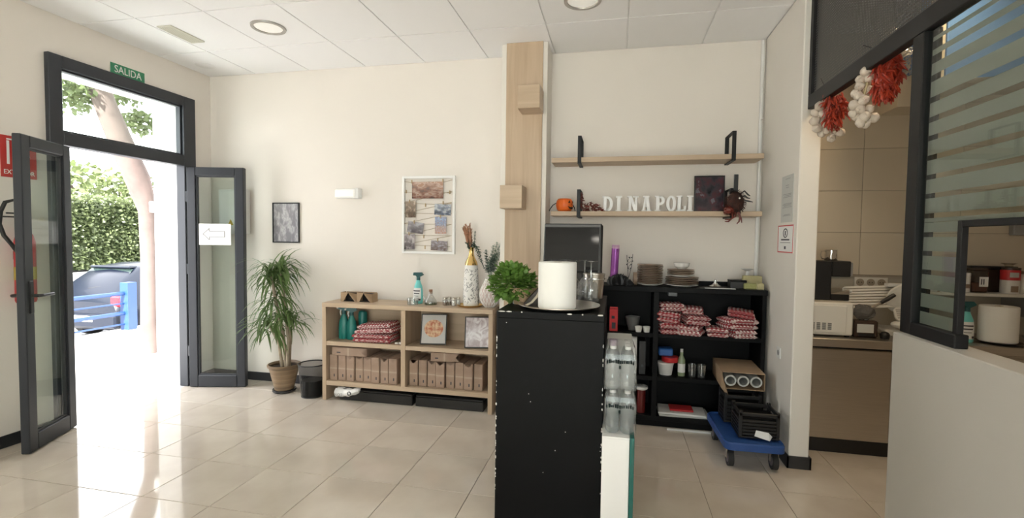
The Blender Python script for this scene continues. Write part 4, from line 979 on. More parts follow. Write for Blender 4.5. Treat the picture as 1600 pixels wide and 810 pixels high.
B('red_border', 'red', s_, (-.0042, -.003, -h, h, 0, .008), (-.0042, -.003, -h, h, .182, .19), (-.0042, -.003, -h, -h+.008, .008, .182), (-.0042, -.003, h-.008, h, .008, .182), b=0)
mb = MB(); mb.X = Matrix.Rotation(PI/2, 4, 'Z'); mb.arc(0, .135, (.045, .033), (.036, .026), 0, 2*PI, .003, .0045, 20); mb.X = None
mb.box(-.0046, -.003, -.008, .008, .118, .15).box(-.0046, -.003, -.08, .08, .085, .095).box(-.0044, -.003, -.1, .1, .068, .071).box(-.0046, -.003, -.015, .015, .025, .045); mb.build('printed_symbol', 'ink', s_)
t = thing('wall_socket', 'small white wall socket low on the alcove side wall', 'socket', (1.149, 3.7, .67))
B('plate', 'white', t, (-.008, 0, -.04, .04, 0, .08), b=.003); MB().cyl((-.0085, 0, .04), (-.0045, 0, .04), .02, n=16).build('socket_hole', 'grey', t)

# ================================================================== black shelving unit
UX0, UX1, UY0, UY1 = -.56, 1.128, 3.95, 4.272
t = thing('black_shelf_unit', 'black open shelving unit filling the alcove below the shelves', 'shelving', (0, UY0, 0)); d = UY1-UY0
B('top', 'blackmelamine', t, (UX0, UX1+.005, -.006, d, 1.082, 1.122)); B('bottom', 'blackmelamine', t, (UX0+.03, UX1-.03, .002, d-.008, .055, .09)); B('plinth', 'blackmelamine', t, (UX0, UX1, .03, d, 0, .055))
B('side_panel', 'blackmelamine', t, (UX0, UX0+.03, 0, d, .055, 1.082)); B('side_panel', 'blackmelamine', t, (UX1-.03, UX1, 0, d, .055, 1.082)); B('divider', 'blackmelamine', t, (.31, .35, .002, d-.008, .09, 1.082))
B('back_panel', 'blackmelamine', t, (UX0+.03, UX1-.03, d-.008, d, .055, 1.082))
for a, b_ in ((UX0+.03, .31), (.35, UX1-.03)):
    B('shelf', 'blackmelamine', t, (a, b_, .002, d-.008, .72, .752)); B('shelf', 'blackmelamine', t, (a, b_, .002, d-.008, .375, .41))
UT = 1.122
B('ledge', 'blackmelamine', t, (.6, 1.0, d-.03, d, 1.122, 1.155))
# --- on top
t = thing('violet_tube', 'tall violet cardboard tube standing on the black unit', 'tube', (-.005, 4.15, UT), rot=(0, .035, 0))
MB().cyl((0, 0, 0), (0, 0, .295), .032, n=24).build('tube', 'purple', t); MB().cyl((0, 0, .295), (0, 0, .325), .0325, .03, n=24).build('cap', 'lilac', t)
t = thing('black_feather_fan', 'crumpled black feathery bundle in front of the violet tube', 'ornament', (.05, 4.06, UT))
mb = MB()
for i in range(160):
    a = random.uniform(-.095, .095); h = (.085+random.uniform(-.012, .012))*(1-(abs(a+.015)/.13)**1.6); mb.leaf((a, random.uniform(-.05, .05), 0), (random.uniform(-.35, .35), random.uniform(-.3, .3), 1), (1, random.uniform(-.5, .5), 0), max(.02, h), .03, .1, 3)
mb.build('feathers', 'black', t, smooth=0, kind='stuff')
t = thing('twig_decoration', 'thin dark twig decoration behind the black bundle', 'twig', (.12, 4.2, UT))
mb = MB().tube([(0, 0, 0), (-.01, 0, .12), (-.02, 0, .24)], .002, 5).tube([(0, 0, .05), (.02, 0, .14), (.03, 0, .25)], .002, 5)
for z in (.13, .16, .19, .22): mb.ball((-.015+random.uniform(-.015, .02), 0, z), .006, 6, 5).ball((.02+random.uniform(-.01, .012), 0, z), .005, 6, 5).tube([(-.012, 0, z-.02), (.02, 0, z)], .0015, 4)
mb.build('twigs', 'black', t)
t = thing('wooden_coaster', 'round brown wooden coaster leaning on the left plate stack', 'coaster', (.167, 4.08, UT), rot=(0, .0, 0))
MB().cyl((-.016, 0, .052), (.016, 0, .052), .052, n=24).build('coaster', 'plate', t)
def plates(n, x, z, r, lab, h=.0125):
    for k in range(n):
        o = MB().lathe([(0, .002), (r*.55, .002), (r*.6, 0), (r*.65, .004), (r, .012), (r*1.0, .0155), (r*.96, .0145), (r*.6, .007), (0, .007)], 30).build('stoneware_plate', 'plate' if k else 'ceramic', None)
        o.location = (x+random.uniform(-.003, .003), 4.10, z+k*h); o.rotation_euler.z = random.uniform(0, 6)
        tag(o, lab(k), 'plate', 'stacked stoneware plates')
num = ['lowest', 'second', 'third', 'fourth', 'fifth', 'sixth', 'seventh', 'eighth', 'ninth', 'tenth', 'eleventh', 'twelfth', 'thirteenth', 'fourteenth']
plates(12, .285, UT, .102, lambda k: f'{num[k]} plate from below in the taller brown plate stack' if k else 'white edged lowest plate of the taller plate stack', .0140)
plates(5, .535, UT, .127, lambda k: f'{num[k]} large plate from below in the wide right-hand plate stack' if k else 'lowest large plate of the wide right-hand plate stack', .0145)
plates(4, .525, UT+.077, .105, lambda k: f'{num[k]} smaller plate on the wide right-hand plate stack' if k else 'lowest smaller plate on the wide right-hand plate stack', .014)
t = thing('china_bowl', 'white china bowl on top of the right plate stack', 'bowl', (.53, 4.10, UT+.139))
MB().lathe([(0, 0), (.03, 0), (.055, .02), (.063, .05), (.06, .05), (.05, .022), (0, .008)], 28).build('bowl', 'ceramic', t)
t = thing('folded_foil_scrap', 'small crumpled silver scrap lying on the black unit', 'scrap', (.80, 4.16, UT)); MB().lathe([(0, .0), (.05, .002), (.03, .012), (.012, .03), (.008, .055), (0, .06)], 9, sx=1, sy=.7).build('scrap', 'foil', t, smooth=0)
t = thing('white_card_strip', 'white paper strip lying on the front edge of the black unit', 'paper', (.80, 3.975, UT)); B('strip', 'paper', t, (-.11, .11, -.01, .012, 0, .004), b=0)
t = thing('small_black_box', 'small black box between the scrap and the sponges', 'box', (.945, 4.08, UT)); B('box', 'black', t, (-.06, .06, -.05, .05, 0, .055), b=.003); B('lid', 'blackmelamine', t, (-.061, .061, -.051, .051, .055, .065), b=.002)
for (x, y, z, w, h, m_, lab) in ((1.03, 4.02, UT, .05, .045, 'spongegreen', 'green sponge lying front at the right end of the black unit'), (1.055, 4.09, UT, .07, .10, 'sponge', 'large yellow sponge standing at the right end of the black unit'), (1.09, 4.0, UT, .025, .05, 'sponge', 'small pale sponge at the corner of the black unit')):
    o = MB().box(-w, w, -.022, .022, 0, h, .006).build('sponge', m_, None); o.location = (min(x, 1.128-w), y, z); tag(o, lab, 'sponge', 'sponges on the black unit')
t = thing('plastic_scoop', 'white plastic scoop standing behind the yellow sponge', 'scoop', (1.04, 4.17, UT)); MB().lathe([(0, 0), (.03, 0), (.014, .02), (.012, .13), (.05, .15), (.045, .15), (0, .135)], 20).build('scoop', 'white', t)
# --- gingham napkin pile on the upper shelf
Z1 = .752
for i, (x, y, z, L, W, H_, rz, tl, lab) in enumerate((
 (.445, 4.03, Z1, .2, .17, .085, .15, (0, .0), 'lowest gingham napkin of the leftmost pile in the black unit'), (.44, 4.03, Z1+.09, .2, .16, .08, -.25, (.0, .08), 'middle gingham napkin of the leftmost pile in the black unit'), (.44, 4.05, Z1+.178, .18, .15, .06, .1, (0, 0), 'top gingham napkin of the leftmost pile in the black unit'),
 (.60, 4.0, Z1, .2, .15, .07, -.3, (0, -.02), 'lowest gingham napkin of the second pile in the black unit'), (.635, 4.05, Z1+.076, .2, .17, .075, .2, (.0, .06), 'middle gingham napkin of the second pile in the black unit'), (.61, 4.06, Z1+.16, .18, .15, .05, -.1, (0, .03), 'top gingham napkin of the second pile in the black unit'),
 (.795, 4.0, Z1, .17, .13, .065, -.15, (0, .0), 'single low gingham napkin between the two large piles'),
 (.95, 4.0, Z1, .2, .16, .06, .3, (0, .03), 'lowest gingham napkin of the rightmost pile in the black unit'), (.93, 4.0, Z1+.066, .2, .21, .08, .35, (.0, .05), 'middle gingham napkin of the rightmost pile in the black unit'), (.965, 4.02, Z1+.152, .2, .18, .055, -.2, (0, .12), 'top gingham napkin of the rightmost pile in the black unit'))):
    cloth(lab, L, W, H_, (x, y, z), rz, tl, folds=2, seed=i+3)
# --- left column upper shelf
t = thing('red_carton', 'tall red carton on the shelf behind the bar end', 'carton', (.0, 4.0, Z1)); B('carton', 'red', t, (-.03, .035, -.03, .05, 0, .18)); B('printed_panel', 'ink', t, (-.012, .018, -.0312, -.03, .02, .07), (-.015, .01, -.0312, -.03, .1, .125), b=0); B('top_fold', 'red', t, (-.028, .033, .006, .012, .18, .192), b=0)
t = thing('grey_bowl', 'grey bowl in the upper left cell of the black unit', 'bowl', (.155, 4.08, Z1+.02)); MB().lathe([(0, -.02), (.035, -.02), (.035, -.01), (.05, .03), (.06, .09), (.056, .09), (.04, .02), (0, .0)], 26).build('bowl', pm('grey_ceramic', (.16, .16, .16), .4), t)
for x, y, lab in ((.2, 4.0, 'small white cup left of the divider in the black unit'), (.262, 4.0, 'small white cup right beside the divider in the black unit')):
    t = thing('white_cup', lab, 'cup', (x, y, Z1), group='small cups in the black unit'); MB().lathe([(0, 0), (.022, 0), (.026, .02), (.03, .045), (.027, .045), (.022, .01), (0, .006)], 20).build('cup', 'ceramic', t)
t = thing('socket_box', 'grey cable box under the top of the black unit', 'box', (.475, 4.2, 1.03)); B('box', 'grey', t, (-.035, .035, -.04, .055, 0, .052), b=.004)
# --- middle shelf
Z2 = .41
for x, h, m_, lab in ((.10, .29, 'white', 'white file box behind the water bottles'), (.165, .3, 'paper', 'second white file box, further right behind the bottles'), (.235, .27, 'black', 'dark file box left of the divider')):
    o = thing('file_box', lab, 'file', (x, 4.1, Z2), group='file boxes in the black unit'); B('file', m_, o, (-.026, .026, -.11, .12, 0, h), b=.003); B('finger_hole', 'ink', o, (-.008, .008, -.1112, -.11, .06, .08), b=0)
t = thing('white_tub', 'white plastic tub with red lid on the middle shelf', 'tub', (.42, 4.05, Z2)); MB().lathe([(0, 0), (.05, 0), (.062, .085), (.064, .09)], 24).build('tub', 'white', t); MB().lathe([(.066, .088), (.066, .10), (0, .102)], 24).build('lid', 'white', t)
o = MB().lathe([(0, 0), (.062, 0), (.066, .008), (.066, .04), (0, .042)], 24).build('red_box_lid', 'red', None, loc=(.455, 4.06, Z2+.103)); tag(o, 'red round lid lying on the white tub', 'lid')
o = B('blue_box', 'blue', None, (-.055, .055, -.05, .05, 0, .06), b=.008, loc=(.42, 4.09, Z2+.147)); tag(o, 'blue plastic box on top of the red lid', 'box')
t = thing('green_label_bottle', 'slim bottle with pale green label beside the tub', 'bottle', (.54, 4.03, Z2)); MB().lathe([(0, 0), (.026, 0), (.028, .01), (.028, .13), (.012, .165), (.012, .19)], 20).build('bottle', pm('pale_green_glass', (.30, .36, .22), .15), t); MB().lathe([(.0285, .03), (.0285, .10)], 20).build('label', 'paper', t); MB().cyl((0, 0, .19), (0, 0, .215), .011, n=12).build('cap', 'white', t)
for x, lab in ((.62, 'small clear glass cup left on the middle shelf'), (.69, 'small clear glass cup right on the middle shelf')):
    t = thing('glass_cup', lab, 'glass', (x, 4.02, Z2), group='glass cups in the black unit'); MB().lathe([(0, .004), (.026, .004), (.032, .10), (.034, .10), (.028, 0), (0, 0)], 20).build('cup', 'thinglass', t)
t = thing('paper_roll_box', 'open brown box of three paper rolls on the middle shelf', 'box', (.935, 3.83, Z2), rz=-.04)
B('box_wall', 'card', t, (-.145, .145, -.08, .35, 0, .004), (-.145, .145, -.08, .35, .121, .125), (-.145, -.141, -.08, .35, .004, .121), (.141, .145, -.08, .35, .004, .121), b=0)
B('box_back', 'card', t, (-.141, .141, .345, .35, .004, .121), b=0)
MB().add([(-.145, -.08, .11), (-.145, -.08, .0), (-.10, -.13, -.05), (-.13, -.13, .02)], [(0, 1, 2, 3), (3, 2, 1, 0)]).build('torn_flap', 'card', t, smooth=0)
for x in (-.083, .003, .09):
    r_ = MB(); r_.X = Matrix.Translation((x, -.07, .06)) @ Matrix.Rotation(-PI/2, 4, 'X'); r_.lathe([(.029, 0), (.04, 0), (.04, .36), (.029, .36), (.029, 0)], 22); r_.build('paper_roll', 'sheet', t)
# --- bottom shelf
t = thing('red_flask', 'dark red flask with white cap on the bottom shelf', 'flask', (.235, 4.03, .09)); MB().lathe([(0, 0), (.032, 0), (.034, .01), (.034, .16), (.03, .19)], 20).build('flask', pm('dark_red', (.16, .015, .012), .4), t); MB().lathe([(.045, .19), (.052, .2), (.05, .215), (.03, .222), (0, .224)], 20).build('cap', 'white', t)
for k, (m_, z, lab) in enumerate((('sheet', .09, 'lower bundle of grey papers on the bottom shelf'), ('paper', .105, 'upper bundle of pale papers on the bottom shelf'))):
    o = B('paper_bundle', m_, None, (-.2, .19-.03*k, -.09, .12, 0, .014), b=.002, loc=(.57, 4.06, z), rot=(0, 0, .04-.09*k)); tag(o, lab, 'papers', 'paper bundles on the bottom shelf')
o = B('red_folder', 'red', None, (-.09, .09, -.05, .08, 0, .015), b=.003, loc=(.55, 4.07, .12)); tag(o, 'red folder lying on the paper bundles', 'folder')
o = B('white_strip', 'white', None, (-.17, .17, -.012, .012, 0, .012), b=.002, loc=(.60, 3.925, .0), rot=(0, 0, .0)); tag(o, 'long white strip on the floor before the black unit', 'strip')

# ================================================================== blue dolly with crates
t = thing('platform_dolly', 'blue platform dolly on castors in front of the black unit', 'dolly', (.905, 3.60, 0), rz=.03)
mb = MB(); ol = []
for cx, cy, a0 in ((.135, .255, 0), (-.135, .255, PI/2), (-.135, -.235, PI), (.135, -.235, 3*PI/2)):
    for k in range(6): a = a0+PI/2*k/5; ol.append((cx+.05*math.cos(a), cy+.05*math.sin(a)))
mb.extr(ol, .135, .175, 'z'); mb.build('deck', 'dollyblue', t)
mb = MB(); inn = [(x*.9, y*.93) for x, y in ol]
n = len(ol)
mb.add([(x, y, .175) for x, y in ol]+[(x*.97, y*.98, .185) for x, y in ol]+[(x, y, .176) for x, y in inn], [(i, (i+1) % n, (i+1) % n+n, i+n) for i in range(n)]+[(i+n, (i+1) % n+n, (i+1) % n+2*n, i+2*n) for i in range(n)]); mb.build('rim', 'dollyblue', t)
for x, y in ((-.135, -.2), (.135, -.2), (-.135, .22), (.135, .22)):
    c = MB().lathe([(0, .135), (.035, .135), (.035, .128), (0, .128)], 16, c=(x, y, 0)).box(x-.024, x-.02, y-.02, y+.02, .05, .13, .001).box(x+.02, x+.024, y-.02, y+.02, .05, .13, .001).build('castor_fork', 'chrome', t)
    MB().cyl((x-.016, y+.0, .056), (x+.016, y, .056), .056, n=24).build('castor_wheel', 'rubber', c); MB().cyl((x-.0175, y, .056), (x+.0175, y, .056), .032, n=20).build('wheel_hub', pm('hub_grey', (.2, .17, .19), .5), c)
def crate(label, loc, rz, w, d, h, tagged=False):
    t = thing('black_crate', label, 'crate', loc, rz, 'black folding crates on the dolly')
    B('base', 'black', t, (-w, w, -d, d, 0, .012)); B('rim', 'black', t, (-w, w, -d, -d+.014, h-.025, h), (-w, w, d-.014, d, h-.025, h), (-w, -w+.014, -d+.014, d-.014, h-.025, h), (w-.014, w, -d+.014, d-.014, h-.025, h), b=.003)
    for sx, sy in ((-1, -1), (1, -1), (-1, 1), (1, 1)): B('corner_post', 'black', t, (sx*w, sx*(w-.022), sy*d, sy*(d-.022), .012, h+.012), b=.003)
    for z in [.02+k*(h-.06)/5 for k in range(5)]:
        for s_ in (-1, 1):
            B('slat', 'black', t, (-w+.022, w-.022, s_*d, s_*(d-.008), z, z+(h-.06)/5-.008), b=.001); B('slat', 'black', t, (s_*w, s_*(w-.008), -d+.022, d-.022, z, z+(h-.06)/5-.008), b=.001)
    B('liner', 'blackmelamine', t, (-w+.014, w-.014, -d+.014, d-.014, .012, h-.04), b=.004)
    if tagged: MB().add([(-.03, -d-.006, .02), (.06, -d-.02, .0), (.075, -d-.02, .03), (.055, -d-.008, .05), (-.02, -d-.004, .06)], [(0, 1, 2, 3, 4), (4, 3, 2, 1, 0)]).build('paper_tag', 'paper', t, smooth=0)
crate('front black folding crate with white tag on the blue dolly', (.955, 3.52, .187), .0, .125, .11, .17, True)
crate('rear taller black folding crate on the blue dolly', (.915, 3.765, .187), .03, .125, .085, .20)

# ================================================================== black bar end
BA = (-.586, -.042, 2.40, 3.25, 1.12)
t = thing('bar_counter', 'tall black bar counter end with chipped paint edges', 'counter', ((BA[0]+BA[1])/2, BA[2], 0), rz=.0); w = (BA[1]-BA[0])/2; d = BA[3]-BA[2]
B('end_panel', 'blackpaint', t, (-w, w, 0, .03, 0, 1.085), b=.002); B('side_panel', 'blackpaint', t, (-w, -w+.03, .03, d, 0, 1.085)); B('side_panel', 'blackpaint', t, (w-.03, w, .03, d, 0, 1.085)); B('worktop', 'blackpaint', t, (-w, w, 0, d, 1.085, 1.12), b=.002); B('back_panel', 'blackpaint', t, (-w+.03, w-.03, d-.03, d, 0, 1.085))
mb = MB()
def chipmark(x, z, a, b_, face='f'):
    n = 7; pts = [(x+a*random.uniform(.6, 1)*math.cos(2*PI*k/n), z+b_*random.uniform(.6, 1)*math.sin(2*PI*k/n)) for k in range(n)]
    if face == 'f': mb.add([(p, -.0006, q) for p, q in pts], [tuple(range(n))])
    else: mb.add([(p, .004+(q-z), 1.1206) for p, q in pts], [tuple(range(n))])
for x, a, b_ in ((-w+.025, .025, .003), (-w+.065, .02, .003), (-w+.13, .006, .004), (.10, .016, .005), (.165, .005, .005), (w-.02, .018, .005)): chipmark(x, 1.117, a, b_); chipmark(x, 1.117, a*.8, .004, 't')
for z in [random.uniform(.05, 1.1) for _ in range(46)]: chipmark(random.choice((-w+.002, w-.003)), z, random.uniform(.002, .005), random.uniform(.003, .012))
for x, z in ((-.22, 1.06), (-.10, .70), (-.09, .66), (.04, .42), (-.02, .30), (.09, .52), (w-.006, .46), (w-.008, .44)): chipmark(x, z, .003, .003)
mb.build('paint_chip', 'chip', t, smooth=0, kind='stuff')
BT2 = 1.1205
t = thing('round_tray', 'round stainless steel tray at the front of the bar top', 'tray', (-.292, 2.612, BT2))
MB().lathe([(0, .002), (.175, .002), (.205, .012), (.222, .016), (.222, .019), (.204, .015), (.175, .005), (0, .005)], 44).build('tray', 'steel', t)
t = thing('paper_towel_roll', 'large white paper towel roll standing in the steel tray', 'roll', (-.292, 2.53, BT2+.006))
MB().lathe([(.022, 0), (.094, 0), (.099, .006), (.1, .012), (.1, .238), (.098, .243), (.022, .243), (.022, 0)], 40).build('roll', 'tissue', t); MB().lathe([(.0215, 0), (.0215, .2435), (.02, .2435), (.02, 0)], 20).build('core', 'card', t)
t = thing('menu_holder', 'dark folded holder with cream strap behind the paper roll', 'holder', (-.43, 2.62, BT2+.006), rz=.2)
mb = MB().extr([(-.06, 0), (.06, 0), (.055, .085), (.02, .09), (-.045, .02)], -.03, .03); mb.build('holder', pm('dark_brown_leather', (.03, .02, .015), .5), t)
mb = MB()
pts = [(-.05, .004), (-.02, .02), (.01, .055), (.03, .095)]
for (a, b_), (c, e) in zip(pts, pts[1:]): mb.extr([(a, b_), (a+.012, b_-.004), (c+.012, e-.004), (c, e)], -.045, -.032)
mb.build('strap', pm('cream_strap', (.6, .52, .4), .7), t)
# wine glasses upside down on a black mat
t = thing('bar_mat', 'black bar mat under the upturned glasses', 'mat', (-.235, 2.93, BT2)); B('mat', 'rubber', t, (-.19, .15, -.085, .09, 0, .006), b=.002)
def wineglass(label):
    t = thing('wine_glass', label, 'glass', (0, 0, 0), group='upturned wine glasses on the bar')
    MB().lathe([(.034, 0), (.041, .025), (.043, .05), (.037, .085), (.018, .108), (.006, .116)], 22).build('bowl', 'thinglass', t); MB().lathe([(.0045, .114), (.0035, .15), (.004, .185), (.008, .194)], 10).build('stem', 'thinglass', t); MB().lathe([(.0, .1935), (.02, .195), (.036, .199), (.036, .2005), (0, .2005)], 26).build('foot', 'thinglass', t)
    return t
wg = None
for x, y, lab in ((-.135, 2.90, 'rightmost upturned wine glass beside the paper roll'), (-.23, 2.885, 'upturned wine glass half hidden by the paper roll, nearest'), (-.178, 2.985, 'upturned wine glass in the back row behind the nearest'), (-.295, 2.97, 'upturned wine glass hidden behind the middle of the paper roll'), (-.385, 2.93, 'leftmost upturned wine glass behind the paper roll')):
    if wg is None: wg = o = wineglass(lab)
    else: o = dup(wg, label=lab)
    o.location = (x, y, BT2+.0065); o.scale = (1, 1, 1.18)
t = thing('steel_bucket', 'small steel bucket behind the wine glasses', 'bucket', (-.125, 3.09, BT2)); MB().lathe([(0, 0), (.055, 0), (.068, .15), (.07, .152), (.07, .156), (.066, .155)], 28).build('bucket', 'steel', t); MB().lathe([(.069, .12), (.0705, .12), (.0705, .128), (.069, .128)], 28).build('rim_band', 'chrome', t)
# screen, leaning back a little
MY = 3.19
p = aY(849, 347, MY); q = aY(939, 347, MY)
t = thing('till_monitor', 'black till monitor with glossy screen on the bar', 'monitor', ((p.x+q.x)/2, MY, BT2)); w = (q.x-p.x)/2; mh = p.z-BT2
B('stand', 'black', t, (-.10, .10, -.03, .055, 0, .012), b=.004); B('neck', 'black', t, (-.05, .05, .01, .05, .012, .06), b=.002)
tl = (-.17, 0, 0); lo = (0, 0, .03)
cs = B('casing', 'black', t, (-w, w+.012, .0, .06, .0, mh-.03), b=.012, loc=lo, rot=tl); B('bezel', 'black', cs, (-w, w+.006, -.012, .0, .0, mh-.033), b=.005)
B('screen', 'blackgloss', cs, (-w+.008, w-.012, -.0135, -.012, .015, mh-.06), b=0)
B('bezel_strip', pm('grey_strip', (.12, .12, .12), .4), cs, (-w+.004, w-.004, -.0135, -.012, mh-.056, mh-.042), b=0)
# basil
t = thing('basil_pot', 'bushy green basil plant in a paper sleeve on the bar', 'plant', (-.515, 2.70, BT2))
MB().lathe([(0, 0), (.05, 0), (.068, .09), (.065, .09), (.05, .01)], 24).build('pot', 'white', t)
mb = MB(); mb.lathe([(.055, .0), (.07, .05), (.095, .095)], 12, a0=-2.2, a1=1.4); mb.build('paper_sleeve', 'card', t, smooth=0); MB().lathe([(0, .075), (.062, .078)], 18).build('soil', 'soil', t)
mb = MB()
for i in range(26):
    a = random.uniform(0, 2*PI); r = random.uniform(.03, .13); mb.tube([(0, 0, .07), (r*.5*math.cos(a)-.015, r*.4*math.sin(a), .13), (r*math.cos(a)-.05, r*.7*math.sin(a), random.uniform(.10, .19))], .0022, 5)
mb.build('stems', 'basil', t)
mb = MB()
for i in range(1100):
    v = Vector((random.gauss(0, 1), random.gauss(0, 1), random.gauss(0, 1))).normalized()*(random.random()**.25)
    c = Vector((-.05+v.x*.125, v.y*.09-.02, .125+v.z*.095-.02*(v.x < -.6)))
    d = (v*1.0+Vector((random.uniform(-.5, .5), random.uniform(-.5, .5), random.uniform(-.2, .5)))); L = random.uniform(.022, .042)
    mb.leaf(c, d, d.cross(Vector((random.random()-.5, random.random()-.5, 1))), L, L*.78, .25, 3)
mb.build('foliage', 'basil', t, smooth=60, kind='stuff')

# ---- low white cabinet with glass edge and water packs
t = thing('low_white_cabinet', 'low white cabinet with dark green glass edge beside the bar', 'cabinet', (-.04, 2.25, 0))
B('cabinet_body', 'whitepaint', t, (.0, .125, .0, .55, 0, .572)); B('glass_side', 'teawhite', t, (.126, .146, -.012, .56, 0, .585), b=.001); B('top_sheet', 'whitepaint', t, (.0, .1255, -.004, .55, .573, .58), b=.001)
def waterpack(label):
    t = thing('water_pack', label, 'bottles', (0, 0, 0), group='shrink-wrapped packs of water bottles')
    b0 = None
    for i in range(2):
        for j in range(3):
            x, y = .041+i*.068, .035+j*.066
            if b0 is None: b0 = MB().lathe([(0, 0), (.026, 0), (.032, .008), (.032, .07), (.029, .08), (.032, .09), (.032, .135), (.022, .165), (.013, .182), (.013, .187)], 16).build('bottle', 'bottle', t, loc=(x, y, 0)); cp = MB().lathe([(.0145, .186), (.0145, .199), (0, .2)], 12).build('cap', 'white', b0)
            else:
                o = bpy.data.objects.new('bottle', b0.data); col.objects.link(o); o.parent = t; o.location = (x, y, 0); c = bpy.data.objects.new('cap', cp.data); col.objects.link(c); c.parent = o
    mb = MB(); vs = []; fs = []; ring = [(.005, .0), (.145, 0), (.15, .005), (.15, .2), (.145, .205), (.005, .205), (0, .2), (0, .005)]; n = len(ring); rows = [(0, 1), (.03, 1), (.075, .985), (.13, 1), (.165, .96), (.195, .86), (.203, .80)]
    for z, s_ in rows: vs += [(.075+(x-.075)*s_+.0015*math.sin(i*2+z*90), .1025+(y-.1025)*s_, z) for i, (x, y) in enumerate(ring)]
    for j in range(len(rows)-1):
        for k in range(n): fs.append((j*n+k, j*n+(k+1) % n, (j+1)*n+(k+1) % n, (j+1)*n+k))
    fs.append(tuple((len(rows)-1)*n+k for k in range(n))); mb.add(vs, fs).build('shrink_wrap', 'wrapfilm', t, smooth=30)
    mb = MB()
    for k in range(13): x = .012+k*.0098; mb.box(x, x+random.uniform(.004, .009), -.006, -.004, .128-random.uniform(0, .006), .136+random.uniform(0, .007))
    mb.box(.068, .078, -.006, -.004, .100, .115); mb.build('printed_band', pm('band_ink', (.012, .02, .02), .9, spec=.1), t, smooth=0)
    return t
wp = waterpack('lower shrink-wrapped water bottle pack on the white cabinet'); wp.location = (-.036, 2.28, .582)
o = dup(wp, label='upper shrink-wrapped water bottle pack on top of the other'); o.location = (-.038, 2.285, .79)
t = thing('stacked_brochures', 'stack of pale brochures behind the upper water pack', 'papers', (.03, 2.62, .585)); B('brochure_stack', 'sheet', t, (-.06, .07, -.08, .1, 0, .39), b=.003); 
# ================================================================== glass partition on the half wall
PX = 1.205
ts = thing('mesh_screen', 'dark perforated metal screen in a steel frame above the kitchen doorway', 'screen', (PX, 3.445, 2.335))
L = 3.445+2.2
B('bottom_bar', 'dark_frame', ts, (-.022, .022, -L, 0, 0, .085), b=.003); B('end_bar', 'dark_frame', ts, (-.022, .022, -.045, 0, .085, CZ-2.335-.006), b=.003)
B('perforated_sheet', 'mesh', ts, (-.004, .004, -L, -.045, .085, CZ-2.335-.006), b=0)
gp = thing('glass_partition', 'dark framed glass partition with frosted stripes on the half wall', 'partition', (PX, 2.32, 1.1185))
B('post', 'dark_frame', gp, (-.02, .02, -.062, .012, 0, 2.335-1.1185), b=.003)
B('inner_stop', 'dark_frame', gp, (.012, .026, -.098, -.062, .05, 2.335-1.1185), b=.001)
yo = aX(1497, 440, PX).y-2.32; zt = aX(1497, 345, PX).z-1.1185; ye = -2.32-2.19
B('bottom_rail', 'dark_frame', gp, (-.022, .022, yo-.035, -.062, 0, .05), b=.003)
B('opening_post', 'dark_frame', gp, (-.011, .011, yo-.024, yo, .05, zt), b=.002); B('opening_head', 'dark_frame', gp, (-.011, .011, ye, yo-.024, zt-.024, zt), b=.002)
g1 = B('glass_pane', 'glass', gp, (-.004, .004, yo, -.062, .05, zt), b=0); g2 = B('glass_pane', 'glass', gp, (-.004, .004, ye, -.062, zt, 2.335-1.1185), b=0)
gaps = [(61, 13), (80, 13), (101, 12), (129, 10), (161.5, 9), (191, 8.5), (219, 8), (249, 8), (278.5, 7.5), (307.5, 7.5), (338, 7.5), (367, 7.5), (396, 7.5), (425, 7.5), (455, 7.5), (484, 7.5)]
zs = [(aX(1443, y-h/2, PX).z-1.1185, aX(1443, y+h/2, PX).z-1.1185) for y, h in gaps]
edges = [2.30-1.1185]+[e for a, b_ in zs for e in (a, b_)]+[.052]
for k in range(0, len(edges), 2):
    a, b_ = edges[k], edges[k+1]
    if a-b_ < .004: continue
    lo = b_
    y_end = yo if a < zt-.001 else ye
    if a > zt and b_ < zt: B('frosted_stripe', 'frost', g1, (.0045, .0056, ye, -.078, zt+.001, a), b=0); B('frosted_stripe', 'frost', g1, (.0045, .0056, yo+.001, -.078, b_, zt-.001), b=0)
    else: B('frosted_stripe', 'frost', g1 if a < zt else g2, (.0045, .0056, y_end+.001, -.078, b_, a), b=0)
# ================================================================== garlic and chili strings
gm0 = None
def bulb(t, c, r, rot):
    global gm0
    if gm0 is None:
        vs = []; fs = []; rows = [(0, -.8), (.55, -.78), (.92, -.4), (1, 0), (.85, .42), (.5, .74), (.22, .95), (.16, 1.25), (.0, 1.27)]; n = 18
        for q, z in rows:
            for k in range(n): a = 2*PI*k/n; s_ = q*(1-.07*abs(math.sin(a*3))); vs.append((s_*math.cos(a), s_*math.sin(a), z))
        for j in range(len(rows)-1):
            for k in range(n): fs.append((j*n+k, j*n+(k+1) % n, (j+1)*n+(k+1) % n, (j+1)*n+k))
        b_ = MB().add(vs, fs); b_.cur = 1; b_.lathe([(0, -.86), (.25, -.84), (.3, -.76)], 10)
        o = b_.build('garlic_bulb', ['garlic', 'garlicroot'], t, smooth=60); gm0 = o.data
    else: o = bpy.data.objects.new('garlic_bulb', gm0); col.objects.link(o); o.parent = t
    o.location = c; o.rotation_euler = rot; o.scale = (r, r, r*.9)
